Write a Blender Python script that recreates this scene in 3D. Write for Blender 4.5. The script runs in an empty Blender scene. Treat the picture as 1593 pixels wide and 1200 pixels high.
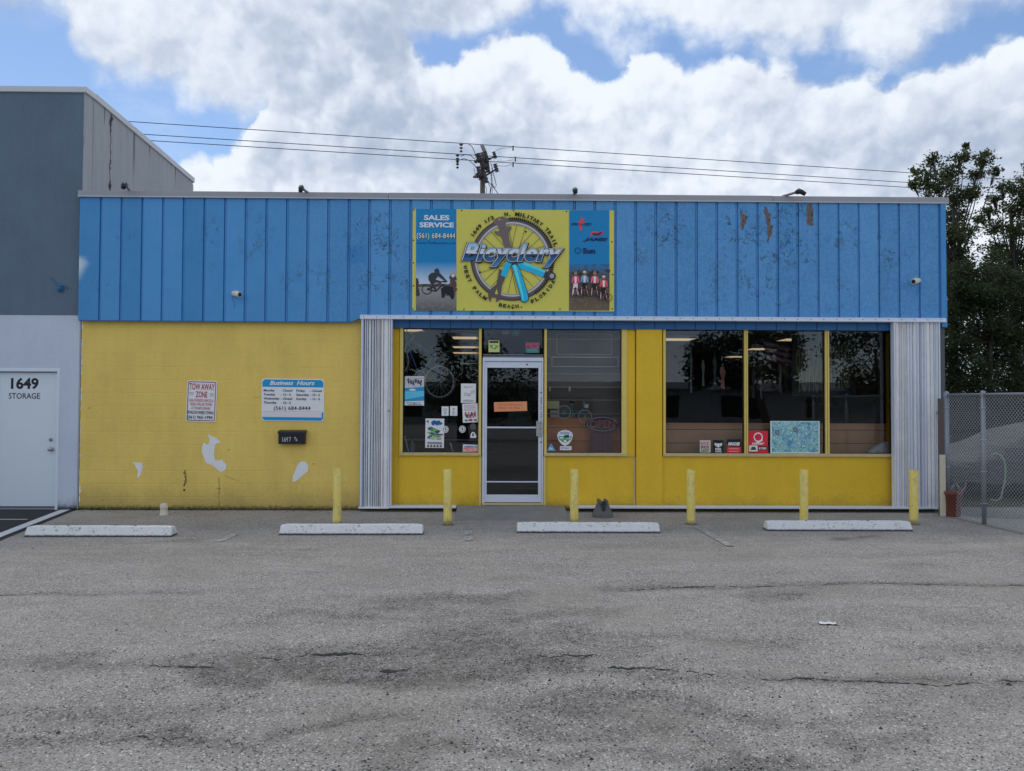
import bpy, bmesh, math, random
from math import radians, sin, cos, pi, sqrt, atan2
from mathutils import Vector, Matrix, Euler
import numpy as np
random.seed(7)
S = bpy.context.scene
COL = S.collection

# ------------------------------------------------------------------ camera
F_PX, CW, CH = 1106.0, 1593.0, 1200.0
CAM = Vector((0.0, -11.2, 1.72))
RM = Matrix.Rotation(-0.014, 3, 'Z') @ Matrix.Rotation(pi/2 + 0.022, 3, 'X') @ Matrix.Rotation(0.004, 3, 'Z')
cam_data = bpy.data.cameras.new("camera")
cam_data.sensor_width = 36.0
cam_data.lens = 36.0 * F_PX / CW
cam_data.clip_end = 2000.0
cam = bpy.data.objects.new("camera", cam_data)
COL.objects.link(cam)
cam.location = CAM
cam.rotation_euler = RM.to_euler()
S.camera = cam

# ------------------------------------------------------------------ view
S.view_settings.view_transform = 'Standard'
S.view_settings.look = 'None'
S.view_settings.gamma = 1.0
S.view_settings.use_curve_mapping = False
S.view_settings.exposure = EXPOSURE = 0.13
S.cycles.max_bounces = 8
S.cycles.transparent_max_bounces = 16
S.cycles.caustics_reflective = False
S.cycles.caustics_refractive = False

# ------------------------------------------------------------------ node DSL
class Sk:
    """a scalar or vector socket with operators"""
    def __init__(s, g, o): s.g = g; s.o = o
    def _m(s, op, *a, clamp=False): return s.g.math(op, s, *a, clamp=clamp)
    def __add__(s, b): return s._m('ADD', b)
    __radd__ = __add__
    def __mul__(s, b): return s._m('MULTIPLY', b)
    __rmul__ = __mul__
    def __sub__(s, b): return s._m('SUBTRACT', b)
    def __rsub__(s, b): return s.g.math('SUBTRACT', b, s)
    def __truediv__(s, b): return s._m('DIVIDE', b)
    def __rtruediv__(s, b): return s.g.math('DIVIDE', b, s)
    def __pow__(s, b): return s._m('POWER', b)
    def __neg__(s): return s._m('MULTIPLY', -1.0)
    def abs(s): return s._m('ABSOLUTE')
    def max(s, b): return s._m('MAXIMUM', b)
    def min(s, b): return s._m('MINIMUM', b)
    def floor(s): return s._m('FLOOR')
    def clamp(s): return s.g.math('ADD', s, 0.0, clamp=True)
    def sm(s, a, b):  # smoothstep from a to b (a may exceed b)
        return s.g.maprange(s, a, b)

class G:
    def __init__(s, tree):
        s.t = tree; s.n = tree.nodes; s.l = tree.links
    def new(s, typ): return s.n.new(typ)
    def put(s, sock, v):
        if isinstance(v, Sk): s.l.new(v.o, sock)
        elif v is None: pass
        elif isinstance(v, (tuple, list)):
            if sock.type == 'RGBA' and len(v) == 3: v = (*v, 1.0)
            sock.default_value = v
        else:
            try: sock.default_value = v
            except TypeError: sock.default_value = (v, v, v)
    def math(s, op, a, b=None, c=None, clamp=False):
        n = s.new('ShaderNodeMath'); n.operation = op; n.use_clamp = clamp
        s.put(n.inputs[0], a)
        if b is not None: s.put(n.inputs[1], b)
        if c is not None: s.put(n.inputs[2], c)
        return Sk(s, n.outputs[0])
    def maprange(s, v, a, b, c=0.0, d=1.0, mode='SMOOTHSTEP'):
        n = s.new('ShaderNodeMapRange'); n.interpolation_type = mode
        if mode == 'SMOOTHSTEP' and not isinstance(a, Sk) and a > b: a, b, c, d = b, a, d, c
        s.put(n.inputs['Value'], v); s.put(n.inputs['From Min'], a); s.put(n.inputs['From Max'], b)
        s.put(n.inputs['To Min'], c); s.put(n.inputs['To Max'], d)
        return Sk(s, n.outputs['Result'])
    def xyz(s, v):
        n = s.new('ShaderNodeSeparateXYZ'); s.put(n.inputs[0], v)
        return [Sk(s, n.outputs[i]) for i in range(3)]
    def vec(s, x, y, z):
        n = s.new('ShaderNodeCombineXYZ'); s.put(n.inputs[0], x); s.put(n.inputs[1], y); s.put(n.inputs[2], z)
        return Sk(s, n.outputs[0])
    def vmath(s, op, a, b=None, scale=None):
        n = s.new('ShaderNodeVectorMath'); n.operation = op
        s.put(n.inputs[0], a)
        if b is not None: s.put(n.inputs[1], b)
        if scale is not None: s.put(n.inputs['Scale'], scale)
        return Sk(s, n.outputs['Value'] if op in ('LENGTH', 'DOT_PRODUCT', 'DISTANCE') else n.outputs['Vector'])
    def noise(s, v, scale=1.0, detail=4.0, rough=0.5, dist=0.0, color=False, lac=2.0):
        n = s.new('ShaderNodeTexNoise')
        s.put(n.inputs['Vector'], v); s.put(n.inputs['Scale'], scale); s.put(n.inputs['Detail'], detail)
        s.put(n.inputs['Roughness'], rough); s.put(n.inputs['Distortion'], dist); s.put(n.inputs['Lacunarity'], lac)
        return Sk(s, n.outputs['Color' if color else 'Fac'])
    def voro(s, v, scale=1.0, out='Distance', feat='F1', rand=1.0):
        n = s.new('ShaderNodeTexVoronoi'); n.feature = feat
        s.put(n.inputs['Vector'], v); s.put(n.inputs['Scale'], scale); s.put(n.inputs['Randomness'], rand)
        return Sk(s, n.outputs[out])
    def white(s, v):
        n = s.new('ShaderNodeTexWhiteNoise'); n.noise_dimensions = '1D'
        s.put(n.inputs['W'], v); return Sk(s, n.outputs['Value'])
    def mix(s, f, a, b, mode='MIX'):
        n = s.new('ShaderNodeMix'); n.data_type = 'RGBA'; n.blend_type = mode; n.clamp_factor = True
        s.put(n.inputs[0], f); s.put(n.inputs[6], a); s.put(n.inputs[7], b)
        return Sk(s, n.outputs[2])
    def pos(s):
        return Sk(s, s.new('ShaderNodeNewGeometry').outputs['Position'])
    def obj(s):
        return Sk(s, s.new('ShaderNodeTexCoord').outputs['Object'])
    def bump(s, h, strength=0.3, dist=0.01):
        n = s.new('ShaderNodeBump'); s.put(n.inputs['Height'], h)
        s.put(n.inputs['Strength'], strength); s.put(n.inputs['Distance'], dist)
        return Sk(s, n.outputs[0])

def px_dir(px, py):
    d = RM @ Vector(((px - CW/2)/F_PX, (CH/2 - py)/F_PX, -1.0))
    return d

# ------------------------------------------------------------------ world
SUN_EL, SUN_AZ = radians(66), radians(-28)      # behind the shop, a little to the left, veiled by cloud
W = bpy.data.worlds.new("World"); S.world = W; W.use_nodes = True
W.node_tree.nodes.clear()
g = G(W.node_tree)
out = g.new('ShaderNodeOutputWorld')
sky = g.new('ShaderNodeTexSky'); sky.sky_type = 'NISHITA'; sky.sun_disc = False
sky.sun_elevation = SUN_EL; sky.sun_rotation = SUN_AZ
sky.air_density = 1.0; sky.dust_density = 0.3; sky.ozone_density = 3.5
SKY_STR = 0.135
bg1 = g.new('ShaderNodeBackground'); g.put(bg1.inputs[0], Sk(g, sky.outputs[0])); bg1.inputs[1].default_value = SKY_STR
dirv = Sk(g, g.new('ShaderNodeTexCoord').outputs['Generated'])
dx, dy, dz = g.xyz(dirv)
yy = dy.max(0.05)
U = dx / yy; V = dz / yy
front = dy.sm(0.15, 0.45)
def uv(px, py):
    d = px_dir(px, py); return d.x/d.y, d.z/d.y
def fcurve(x, pts):
    """a height profile: pts = (u, v) in order"""
    n = g.new('ShaderNodeFloatCurve'); c = n.mapping.curves[0]
    while len(c.points) > 2: c.points.remove(c.points[1])
    c.points[0].location = pts[0]; c.points[1].location = pts[-1]
    for p in pts[1:-1]: c.points.new(*p)
    for p in c.points: p.handle_type = 'VECTOR'
    n.mapping.use_clip = False; n.mapping.update(); g.put(n.inputs['Value'], x); return Sk(g, n.outputs[0])
def prof(pts):   # outline of a cloud deck against azimuth and height
    return [((uv(x, 200)[0] + 1.0)/2.2, uv(796, y)[1]) for x, y in pts]
wn = g.noise(dirv, 7.0, 5.0, 0.55, color=True)
wx, wy, wz = g.xyz(g.vmath('SUBTRACT', wn, (0.5, 0.5, 0.5)))
wm = g.noise(dirv, 30.0, 4.0, 0.6, color=True)
mx_, my_, mz_ = g.xyz(g.vmath('SUBTRACT', wm, (0.5, 0.5, 0.5)))
U2 = U + wx*0.085 + mx_*0.034; V2 = V + wz*0.030 + mz_*0.014
UN = (U2 + 1.0)*(1/2.2)
deckB = prof([(-300, 420), (180, 330), (262, 300), (285, 252), (345, 236), (375, 212), (400, 176), (425, 120), (455, 0), (600, 0), (640, 66), (700, 96), (758, 58), (790, 40), (850, 50), (880, 86), (930, 122), (960, 114), (975, 80),
              (1040, 70), (1075, 96), (1160, 90), (1250, 98), (1340, 100), (1395, 126), (1430, 106), (1490, 88), (1530, 60), (1620, 30), (1900, 60)])
deckA = prof([(-300, -60), (-60, 30), (0, 42), (60, 46), (92, 52), (100, 100), (130, 138), (180, 155), (260, 165), (330, 182), (384, 204), (440, 215), (600, 205), (632, 62), (700, 50), (760, 40), (850, 26), (880, 62), (960, 74),
              (1000, 60), (1050, 46), (1100, 62), (1180, 72), (1250, 58), (1300, 70), (1360, 92), (1420, 84), (1450, 48), (1520, 36), (1560, 10), (1900, 60)])
def puffs(v, s):
    """rounded heads of cumulus: inverted cell distance over three sizes"""
    a = 0.72 - g.voro(v, s); b = 0.72 - g.voro(v, s*2.3); c = 0.72 - g.voro(v, s*5.1)
    return a*0.55 + b*0.30 + c*0.17
wd = g.vmath('ADD', dirv, g.vmath('SCALE', g.vmath('SUBTRACT', wm, (0.5, 0.5, 0.5)), scale=0.035))
pf = puffs(wd, 11.0)
wd2 = g.vmath('ADD', wd, (-0.008, 0.0, 0.014))
pf2 = puffs(wd2, 11.0)
n1 = g.noise(dirv, 9.0, 8.0, 0.58)
n1b = g.noise(g.vmath('ADD', dirv, (-0.010, 0.0, 0.018)), 9.0, 8.0, 0.58)
n3 = g.noise(dirv, 42.0, 5.0, 0.6)
dB = (fcurve(UN, deckB) - V2)*16.0 + (pf-0.25)*1.1 + (n1-0.5)*0.7 + (n3-0.5)*0.35
dA = (V2 - fcurve(UN, deckA))*11.0 + (pf-0.25)*0.7 + (n1-0.5)*2.0 + (n3-0.5)*0.4
back = (g.noise(dirv, 2.2, 6.0, 0.55) - 0.46) * 4.0
cA = dA.sm(-0.25, 0.55); cB = dB.sm(-0.10, 0.24)
thin = g.noise(g.vmath('MULTIPLY', dirv, (1.0, 1.0, 2.0)), 6.0, 6.0, 0.6).sm(0.50, 0.78)*0.25
coverF = cA.max(cB).max(thin)
cover = front*coverF + (1.0 - front)*back.sm(-0.3, 0.4)
big = g.noise(g.vmath('MULTIPLY', dirv, (1.0, 1.0, 1.7)), 3.4, 5.0, 0.5)
relief = (pf - pf2)*1.15 + (n1 - n1b)*0.9
rimB = dB.sm(1.7, 0.1)*cB*(1.0 - cA)
lightB = 0.53 + relief + rimB*0.34 + (0.50 - big)*2.4 + 0.06
lightA = 0.58 + relief*0.75 + (0.50 - big)*2.4 + 0.04
lightv = g.mix(cB*front, g.vec(lightA, lightA, lightA), g.vec(lightB, lightB, lightB))
lv = g.xyz(lightv)[0].clamp()
c1 = g.mix(lv.sm(0.0, 1.0), (0.40, 0.475, 0.62), (0.81, 0.865, 0.94))
bg2 = g.new('ShaderNodeBackground'); g.put(bg2.inputs[0], c1); bg2.inputs[1].default_value = 1.0
mx = g.new('ShaderNodeMixShader'); g.put(mx.inputs[0], cover * dz.sm(-0.10, 0.02))
g.l.new(bg1.outputs[0], mx.inputs[1]); g.l.new(bg2.outputs[0], mx.inputs[2])
g.l.new(mx.outputs[0], out.inputs[0])
W.cycles.sampling_method = 'MANUAL'; W.cycles.sample_map_resolution = 512

# ------------------------------------------------------------------ sun (veiled)
sl = bpy.data.lights.new("sun", 'SUN'); sl.energy = 0.8; sl.angle = radians(12); sl.color = (1.0, 0.95, 0.88)
so = bpy.data.objects.new("sun", sl); COL.objects.link(so)
sd = Vector((sin(SUN_AZ)*cos(SUN_EL), cos(SUN_AZ)*cos(SUN_EL), sin(SUN_EL)))
so.rotation_euler = sd.to_track_quat('Z', 'Y').to_euler(); so.location = sd*50

# ------------------------------------------------------------------ measuring on the building's own planes
def Fp(px, py, Y=0.0):
    d = px_dir(px, py); t = (Y - CAM.y)/d.y
    return CAM.x + d.x*t, CAM.z + d.z*t
def FX(px, Y=0.0, py=650): return Fp(px, py, Y)[0]
def FZ(py, Y=0.0, px=800): return Fp(px, py, Y)[1]
def GP(px, py, z=0.0):
    d = px_dir(px, py); t = (z - CAM.z)/d.z
    return CAM.x + d.x*t, CAM.y + d.y*t

# ------------------------------------------------------------------ materials
def lin(c):
    c = c/255.0
    return c/12.92 if c <= 0.04045 else ((c+0.055)/1.055)**2.4
ILL = (0.40, 0.46, 0.57)      # how bright a white wall in this shade shows
def alb(r, g_, b, k=1.0, ill=None):
    i = ill or ILL
    return tuple(min(0.92, max(0.004, lin(v)/i[j]*k)) for j, v in enumerate((r, g_, b)))
MATS = {}
def newmat(name):
    m = bpy.data.materials.new(name); m.use_nodes = True; m.node_tree.nodes.clear()
    g = G(m.node_tree); o = g.new('ShaderNodeOutputMaterial'); p = g.new('ShaderNodeBsdfPrincipled')
    g.l.new(p.outputs[0], o.inputs[0]); g.p = p; g.out = o
    return m, g
def mat(name, col, rough=0.7, var=0.12, scale=6.0, bump=0.15, bscale=60.0, metal=0.0, grime=0.0, spec=0.4):
    """plain painted or raw surface with uneven tone, slight relief and grime"""
    if name in MATS: return MATS[name]
    m, g = newmat(name)
    P = g.obj()
    n = g.noise(P, scale, 6, 0.6); n2 = g.noise(P, scale*9, 4, 0.6)
    k = 1.0 + (n - 0.5)*(var*2.4) + (n2 - 0.5)*(var*1.2)
    c = g.vmath('SCALE', col, scale=k)
    if grime:
        d = g.noise(P, scale*2.3, 8, 0.7).sm(0.60, 0.70) * grime
        c = g.mix(d, c, tuple(v*0.35 + 0.01 for v in col))
    g.put(g.p.inputs['Base Color'], c)
    g.put(g.p.inputs['Roughness'], rough + (n2 - 0.5)*0.15)
    g.p.inputs['Metallic'].default_value = metal
    g.p.inputs['Specular IOR Level'].default_value = spec
    if bump: g.put(g.p.inputs['Normal'], g.bump(g.noise(P, bscale, 5, 0.6), bump, 0.01))
    MATS[name] = m
    return m
def flat(r, g_, b, k=1.0, rough=0.55):
    key = "print %d %d %d %.2f" % (r, g_, b, k)
    return mat(key, alb(r, g_, b, k), rough, 0.05, 5.0, 0.0)
# ------------------------------------------------------------------ mesh helpers
ORG = {}
def link(o, parent=None, org=None):
    COL.objects.link(o)
    if parent is not None: o.parent = parent
    return o
def tag(o, label=None, cat=None, group=None, kind=None):
    if label: o["label"] = label
    if cat: o["category"] = cat
    if group: o["group"] = group
    if kind: o["kind"] = kind
    return o
def thing(name, loc, label, cat, group=None):
    o = bpy.data.objects.new(name, None); COL.objects.link(o); o.location = loc
    o.empty_display_size = 0.2
    ORG[o.name] = Vector(loc)
    return tag(o, label, cat, group)

_fc = None
def text_mesh(s, size=1.0, bold=0.0, shear=0.0, spacing=1.0, align='CENTER', res=3):
    cu = bpy.data.curves.new("t", 'FONT'); cu.body = s; cu.size = size; cu.offset = bold; cu.shear = shear
    cu.space_character = spacing; cu.align_x = align; cu.resolution_u = res; cu.fill_mode = 'BOTH'
    o = bpy.data.objects.new("t", cu)
    me = o.to_mesh()
    V = [v.co.copy() for v in me.vertices]; Fc = [tuple(p.vertices) for p in me.polygons]
    o.to_mesh_clear(); bpy.data.objects.remove(o); bpy.data.curves.remove(cu)
    return V, Fc

class MB:
    def __init__(s): s.v = []; s.f = []; s.m = []; s.mats = []; s.sm = []
    def mi(s, m):
        if m not in s.mats: s.mats.append(m)
        return s.mats.index(m)
    def add(s, vs, fs, m, smooth=False):
        b = len(s.v); s.v.extend(Vector(v) for v in vs); k = s.mi(m)
        for f in fs: s.f.append(tuple(b + i for i in f)); s.m.append(k); s.sm.append(smooth)
        return s
    def box(s, x0, x1, y0, y1, z0, z1, m, M=None):
        vs = [Vector((x, y, z)) for z in (z0, z1) for y in (y0, y1) for x in (x0, x1)]
        if M is not None: vs = [M @ v for v in vs]
        return s.add(vs, [(0,2,3,1),(4,5,7,6),(0,1,5,4),(2,6,7,3),(0,4,6,2),(1,3,7,5)], m)
    def prism(s, pts, y0, y1, m, M=None):
        """pts (x,z) outline, counter-clockwise seen from the front (-y); extruded from y0 (front) to y1"""
        n = len(pts)
        a = sum(pts[i][0]*pts[(i+1)%n][1] - pts[(i+1)%n][0]*pts[i][1] for i in range(n))
        if a < 0: pts = pts[::-1]
        vs = [Vector((x, y0, z)) for x, z in pts] + [Vector((x, y1, z)) for x, z in pts]
        if M is not None: vs = [M @ v for v in vs]
        # triangulate faces robustly
        from mathutils.geometry import tessellate_polygon
        tri = tessellate_polygon([[Vector((x, z, 0)) for x, z in pts]])
        fs = []
        for t in tri:
            a2 = sum(pts[t[i]][0]*pts[t[(i+1)%3]][1] - pts[t[(i+1)%3]][0]*pts[t[i]][1] for i in range(3))
            t = tuple(t) if a2 > 0 else tuple(t)[::-1]
            fs.append(t); fs.append(tuple(n + i for i in t[::-1]))
        fs += [(i, n+i, n+(i+1)%n, (i+1)%n) for i in range(n)]
        return s.add(vs, fs, m)
    def flatpoly(s, pts, y, m):
        from mathutils.geometry import tessellate_polygon
        tri = tessellate_polygon([[Vector((x, z, 0)) for x, z in pts]])
        fs = []
        for t in tri:
            a2 = sum(pts[t[i]][0]*pts[t[(i+1)%3]][1] - pts[t[(i+1)%3]][0]*pts[t[i]][1] for i in range(3))
            fs.append(tuple(t) if a2 > 0 else tuple(t)[::-1])
        return s.add([(x, y, z) for x, z in pts], fs, m)
    def ring(s, cx, cz, r0, r1, y, m, n=64, a0=0.0, a1=2*pi):
        vs = []; fs = []
        full = abs(a1 - a0 - 2*pi) < 1e-6; k = n if full else n + 1
        for i in range(k):
            a = a0 + (a1-a0)*i/n
            vs += [(cx + r0*cos(a), y, cz + r0*sin(a)), (cx + r1*cos(a), y, cz + r1*sin(a))]
        for i in range(n):
            j = (i+1) % k
            fs.append((2*i, 2*i+1, 2*j+1, 2*j))
        return s.add(vs, fs, m)
    def disc(s, cx, cz, r, y, m, n=24, sx=1.0, sz=1.0):
        vs = [(cx + r*sx*cos(2*pi*i/n), y, cz + r*sz*sin(2*pi*i/n)) for i in range(n)]
        return s.add(vs, [tuple(range(n))], m)
    def tube(s, pts, r, m, n=8, closed=False, caps=True):
        pts = [Vector(p) for p in pts]; rs = r if isinstance(r, (list, tuple)) else [r]*len(pts)
        N = len(pts); vs = []; up = None
        for i, p in enumerate(pts):
            a = pts[(i-1) % N] if (closed or i > 0) else p
            b = pts[(i+1) % N] if (closed or i < N-1) else p
            t = (b - a).normalized()
            if up is None:
                up = t.orthogonal().normalized()
            else:
                up = (up - t*up.dot(t))
                up = up.normalized() if up.length > 1e-6 else t.orthogonal().normalized()
            w = t.cross(up)
            for k in range(n):
                an = 2*pi*k/n; vs.append(p + (up*cos(an) + w*sin(an))*rs[i])
        fs = []
        for i in range(N if closed else N-1):
            j = (i+1) % N
            for k in range(n):
                l = (k+1) % n; fs.append((i*n+k, i*n+l, j*n+l, j*n+k))
        s.add(vs, fs, m, True)
        if caps and not closed:
            s.f.append(tuple(len(s.v) - len(vs) + k for k in range(n))[::-1]); s.m.append(s.mi(m)); s.sm.append(False)
            s.f.append(tuple(len(s.v) - n + k for k in range(n))); s.m.append(s.mi(m)); s.sm.append(False)
        return s
    def lathe(s, prof, m, c=(0,0,0), n=24, M=None, smooth=True):
        """prof: (r,z) bottom to top around the z axis through c"""
        vs = []; fs = []
        for r, z in prof:
            for k in range(n):
                a = 2*pi*k/n; vs.append(Vector((c[0] + r*cos(a), c[1] + r*sin(a), c[2] + z)))
        if M is not None: vs = [M @ v for v in vs]
        for i in range(len(prof)-1):
            for k in range(n):
                l = (k+1) % n; fs.append((i*n+k, i*n+l, (i+1)*n+l, (i+1)*n+k))
        return s.add(vs, fs, m, smooth)
    def text(s, txt, x, z, h, m, y, w=None, bold=0.0, shear=0.0, rot=0.0, align='CENTER', mirror=False, spacing=1.0, res=3, xz=None):
        """text on a wall facing -y: (x,z) baseline centre, h cap height, w target width"""
        V, Fc = text_mesh(txt, 1.0, bold, shear, spacing, align, res)
        if not V: return s
        xs = [v.x for v in V]; k = h/0.70
        kx = k if w is None else w/(max(xs)-min(xs))
        if w is not None:
            off = (max(xs)+min(xs))/2 if align == 'CENTER' else min(xs)
        else: off = 0
        c, sn = cos(rot), sin(rot); vs = []
        for v in V:
            a, b = (v.x-off)*kx, v.y*k
            if mirror: a = -a
            vs.append((x + a*c - b*sn, y, z + a*sn + b*c))
        if mirror: Fc = [f[::-1] for f in Fc]
        return s.add(vs, Fc, m)
    def build(s, name, parent=None, org=None, bevel=0.0, seg=2, smooth=False, recalc=False):
        me = bpy.data.meshes.new(name)
        if parent is not None:
            o0 = ORG[parent.name]
        else:
            if org is None:
                xs = [v.x for v in s.v]; ys = [v.y for v in s.v]; zs = [v.z for v in s.v]
                org = ((min(xs)+max(xs))/2, (min(ys)+max(ys))/2, min(zs))
            o0 = Vector(org)
        me.from_pydata([v - o0 for v in s.v], [], s.f)
        for m in s.mats: me.materials.append(m)
        me.polygons.foreach_set('material_index', s.m)
        me.polygons.foreach_set('use_smooth', [True]*len(s.m) if smooth else s.sm)
        me.update()
        if recalc:
            bm = bmesh.new(); bm.from_mesh(me); bmesh.ops.recalc_face_normals(bm, faces=bm.faces); bm.to_mesh(me); bm.free()
        o = bpy.data.objects.new(name, me); COL.objects.link(o)
        if parent is not None: o.parent = parent
        else: o.location = o0
        ORG[o.name] = o0
        if bevel:
            b = o.modifiers.new("bevel", 'BEVEL'); b.width = bevel; b.segments = seg; b.limit_method = 'ANGLE'
            b.angle_limit = radians(40)
        return o
def copy_tree(o, parent=None):
    c = o.copy(); COL.objects.link(c); c.parent = parent
    for ch in list(o.children): copy_tree(ch, c)
    return c
def irregular(cx, cz, rx, rz, n=26, amp=0.25, seed=0):
    r = random.Random(seed); ph = [r.uniform(0, 6.28) for _ in range(5)]
    out = []
    for i in range(n):
        a = 2*pi*i/n
        k = 1 + amp*(0.5*sin(2*a+ph[0]) + 0.35*sin(3*a+ph[1]) + 0.3*sin(5*a+ph[2]) + 0.25*sin(9*a+ph[3]))
        out.append((cx + rx*k*cos(a), cz + rz*k*sin(a)))
    return out
# ================================================================== GROUND
def asphalt_material():
    m, g = newmat("worn asphalt")
    P = g.pos(); x, y, z = g.xyz(P)
    big = g.noise(P, 0.35, 5, 0.6); mid = g.noise(P, 1.7, 6, 0.62); fine = g.noise(P, 14, 5, 0.65)
    vr = g.voro(P, 105.0, 'Color'); sx, sy, sz = g.xyz(vr)
    vd = g.voro(P, 105.0, 'Distance')
    grit = g.noise(P, 130.0, 3, 0.7)
    streak = g.noise(g.vmath('MULTIPLY', P, (0.5, 2.2, 1.0)), 1.1, 6, 0.65)
    v = 0.312 + (big-0.5)*0.14 + (mid-0.5)*0.13 + (streak-0.5)*0.17 + (fine-0.5)*0.07 + (sx-0.5)*0.12 + (grit-0.5)*0.46
    # pale chips and dark holes of the worn aggregate
    v = v + sy.sm(0.88, 0.96)*0.26*(0.4+fine) - sz.sm(0.84, 0.92)*0.17
    # worn-open patches where the dark stones show (mask stored on the ground's vertices)
    at = g.new('ShaderNodeAttribute'); at.attribute_name = "wear"
    rough_m = Sk(g, at.outputs['Fac'])
    open_ = (rough_m * ((fine-0.5)*3.2 + (grit-0.5)*3.4 + (streak-0.5)*3.0 + 0.55)).clamp()
    v = v - open_*0.17 - rough_m.clamp()*0.028
    v = v - (g.noise(P, 0.9, 6, 0.7).sm(0.58, 0.66) * (fine-0.3).max(0)*sy)*0.22
    # further down, colour is lifted near the shop wall to offset the building's shade
    # rows of dark open grit, drawn out along the paving direction
    g1 = g.noise(g.vmath('MULTIPLY', P, (0.55, 2.4, 1.0)), 2.1, 8, 0.72); g2 = g.noise(P, 60.0, 3, 0.7)
    rows = (g1.sm(0.52, 0.66)*g2.sm(0.44, 0.62))
    v = v - rows*0.115 + g1.sm(0.42, 0.30)*0.035
    v = v + y.sm(-2.4, -0.2)*0.055
    c0 = g.vec(v*1.07, v*0.99, v*0.90)
    warm = g.noise(P, 0.8, 4, 0.5).sm(0.45, 0.7)
    c1 = g.mix(warm*0.35, c0, (0.26, 0.232, 0.198))
    c2 = c1
    # the newer black strip in front of the neighbour's door is its own sheet
    g.put(g.p.inputs['Base Color'], c2)
    g.put(g.p.inputs['Roughness'], 0.93)
    g.p.inputs['Specular IOR Level'].default_value = 0.25
    h = (grit-0.5)*0.5 + (0.5-vd)*0.6 + fine*0.5 - open_*1.2
    g.put(g.p.inputs['Normal'], g.bump(h, 0.55, 0.008))
    return m
M_ASPH = asphalt_material()
BLOTS = [(150, 1028, 0.75, 0.14, .9), (320, 1036, 0.6, 0.10, 1.), (480, 1022, 0.9, 0.30, 1.0), (700, 1000, 0.75, 0.55, 1.05),
         (800, 1040, 0.7, 0.28, 1.1), (640, 1044, 0.5, 0.16, 1.1), (850, 955, 0.9, 0.32, .7), (690, 935, 0.9, .3, .8), (1060, 1010, 0.9, .25, .6), (1075, 1048, 0.5, 0.12, 1.),
         (960, 1090, 0.9, 0.22, .8), (350, 1140, 0.9, 0.12, .9), (1250, 1165, .7, .10, .9), (60, 1150, .7, .12, .8), (1500, 1080, 1.0, .25, .5), (1240, 925, .6, .25, .6),
         (1310, 838, 0.34, 0.10, 1.1), (240, 845, 1.0, 0.15, .45), (990, 850, 1.2, .2, .3), (400, 855, .8, .15, .4), (1420, 960, .6, .4, .4), (430, 1040, 1.4, .24, .9), (700, 1048, 1.3, .22, 1.0), (1000, 1046, 1.4, .22, .8), (860, 990, 1.3, .3, .8), (180, 1110, 1.2, .2, .6), (1120, 1120, 1.4, .2, .7), (520, 960, 1.3, .2, .6), (1540, 1010, 1., .3, .5), (760, 1170, 1.6, .12, .7)]
BL_ = [(*GP(a[0], a[1]), *a[2:]) for a in BLOTS]
from mathutils import noise as MN
CRACKS = [((940, 915), (1250, 911), 0.06, 0.010), ((1250, 911), (1700, 908), 0.06, 0.008), ((1190, 1055), (1530, 1059), 0.07, 0.015), ((220, 1034), (335, 1034), 0.07, 0.020),
          ((395, 1019), (600, 1016), 0.12, 0.018), ((590, 1042), (670, 1042), 0.08, 0.018), ((940, 1040), (1045, 1043), .09, .011), ((1060, 1052), (1200, 1056), .09, .007),
          ((-100, 925), (330, 920), 0.14, 0.004), ((830, 1015), (940, 1022), 0.12, 0.008), ((1560, 1058), (1700, 1060), .07, .016), ((-60, 1160), (450, 1143), .25, .005)]
CRL = [(*GP(*c[0]), *GP(*c[1]), c[3]) for c in CRACKS]
def wear_at(x, y):
    n = MN.noise(Vector((x*1.7, y*1.7, 0))); n2 = MN.noise(Vector((x*5, y*5, 3)))
    w = 0.0
    for (cx, cy, rx, ry, st) in BL_:
        p = (x + n*.9 + n2*.3 - cx)/rx; q = (y + n*.30 + n2*.16 - cy)/ry
        w = max(w, (1 - (p*p+q*q))*st)
    for (xa, ya, xb, yb, cw) in CRL:
        if xa < x < xb:
            d = abs(y + n*.10 - (ya + (yb-ya)*(x-xa)/(xb-xa)))
            w = max(w, (1 - d/.13)*min(1.0, .35 + cw*40))
    return max(0.0, w)
gm = MB()
# one sheet to the horizon, finer near the camera with a slight swell
xs = [-400, -120, -40, -20] + [-14 + i*0.11 for i in range(255)] + [20, 40, 120, 400]
ys = [-400, -120, -50, -25] + [-12.6 + i*0.055 for i in range(228)] + [0.0, 4, 8, 15, 30, 80, 200, 900]
def swell(x, y):
    if abs(x) > 13 or y > -2.2 or y < -12: return 0.0
    e = min(1.0, (-2.2-y)/.8, (13-abs(x)))
    return e*(0.010*sin(x*1.3+0.4)*sin(y*1.7) + 0.006*sin(x*3.1+y*2.3) + 0.010*MN.noise(Vector((x*1.1, y*1.6, 0))) - 0.012*min(1, wear_at(x, y)))
vs = [(x, y, swell(x, y)) for y in ys for x in xs]
nx = len(xs)
fs = [(j*nx+i, j*nx+i+1, (j+1)*nx+i+1, (j+1)*nx+i) for j in range(len(ys)-1) for i in range(nx-1)]
gm.add(vs, fs, M_ASPH, True)
M_CRACK = mat("crack shadow", (0.035, 0.034, 0.033), 0.95, 0.3, 30, 0.3, 90)
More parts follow.
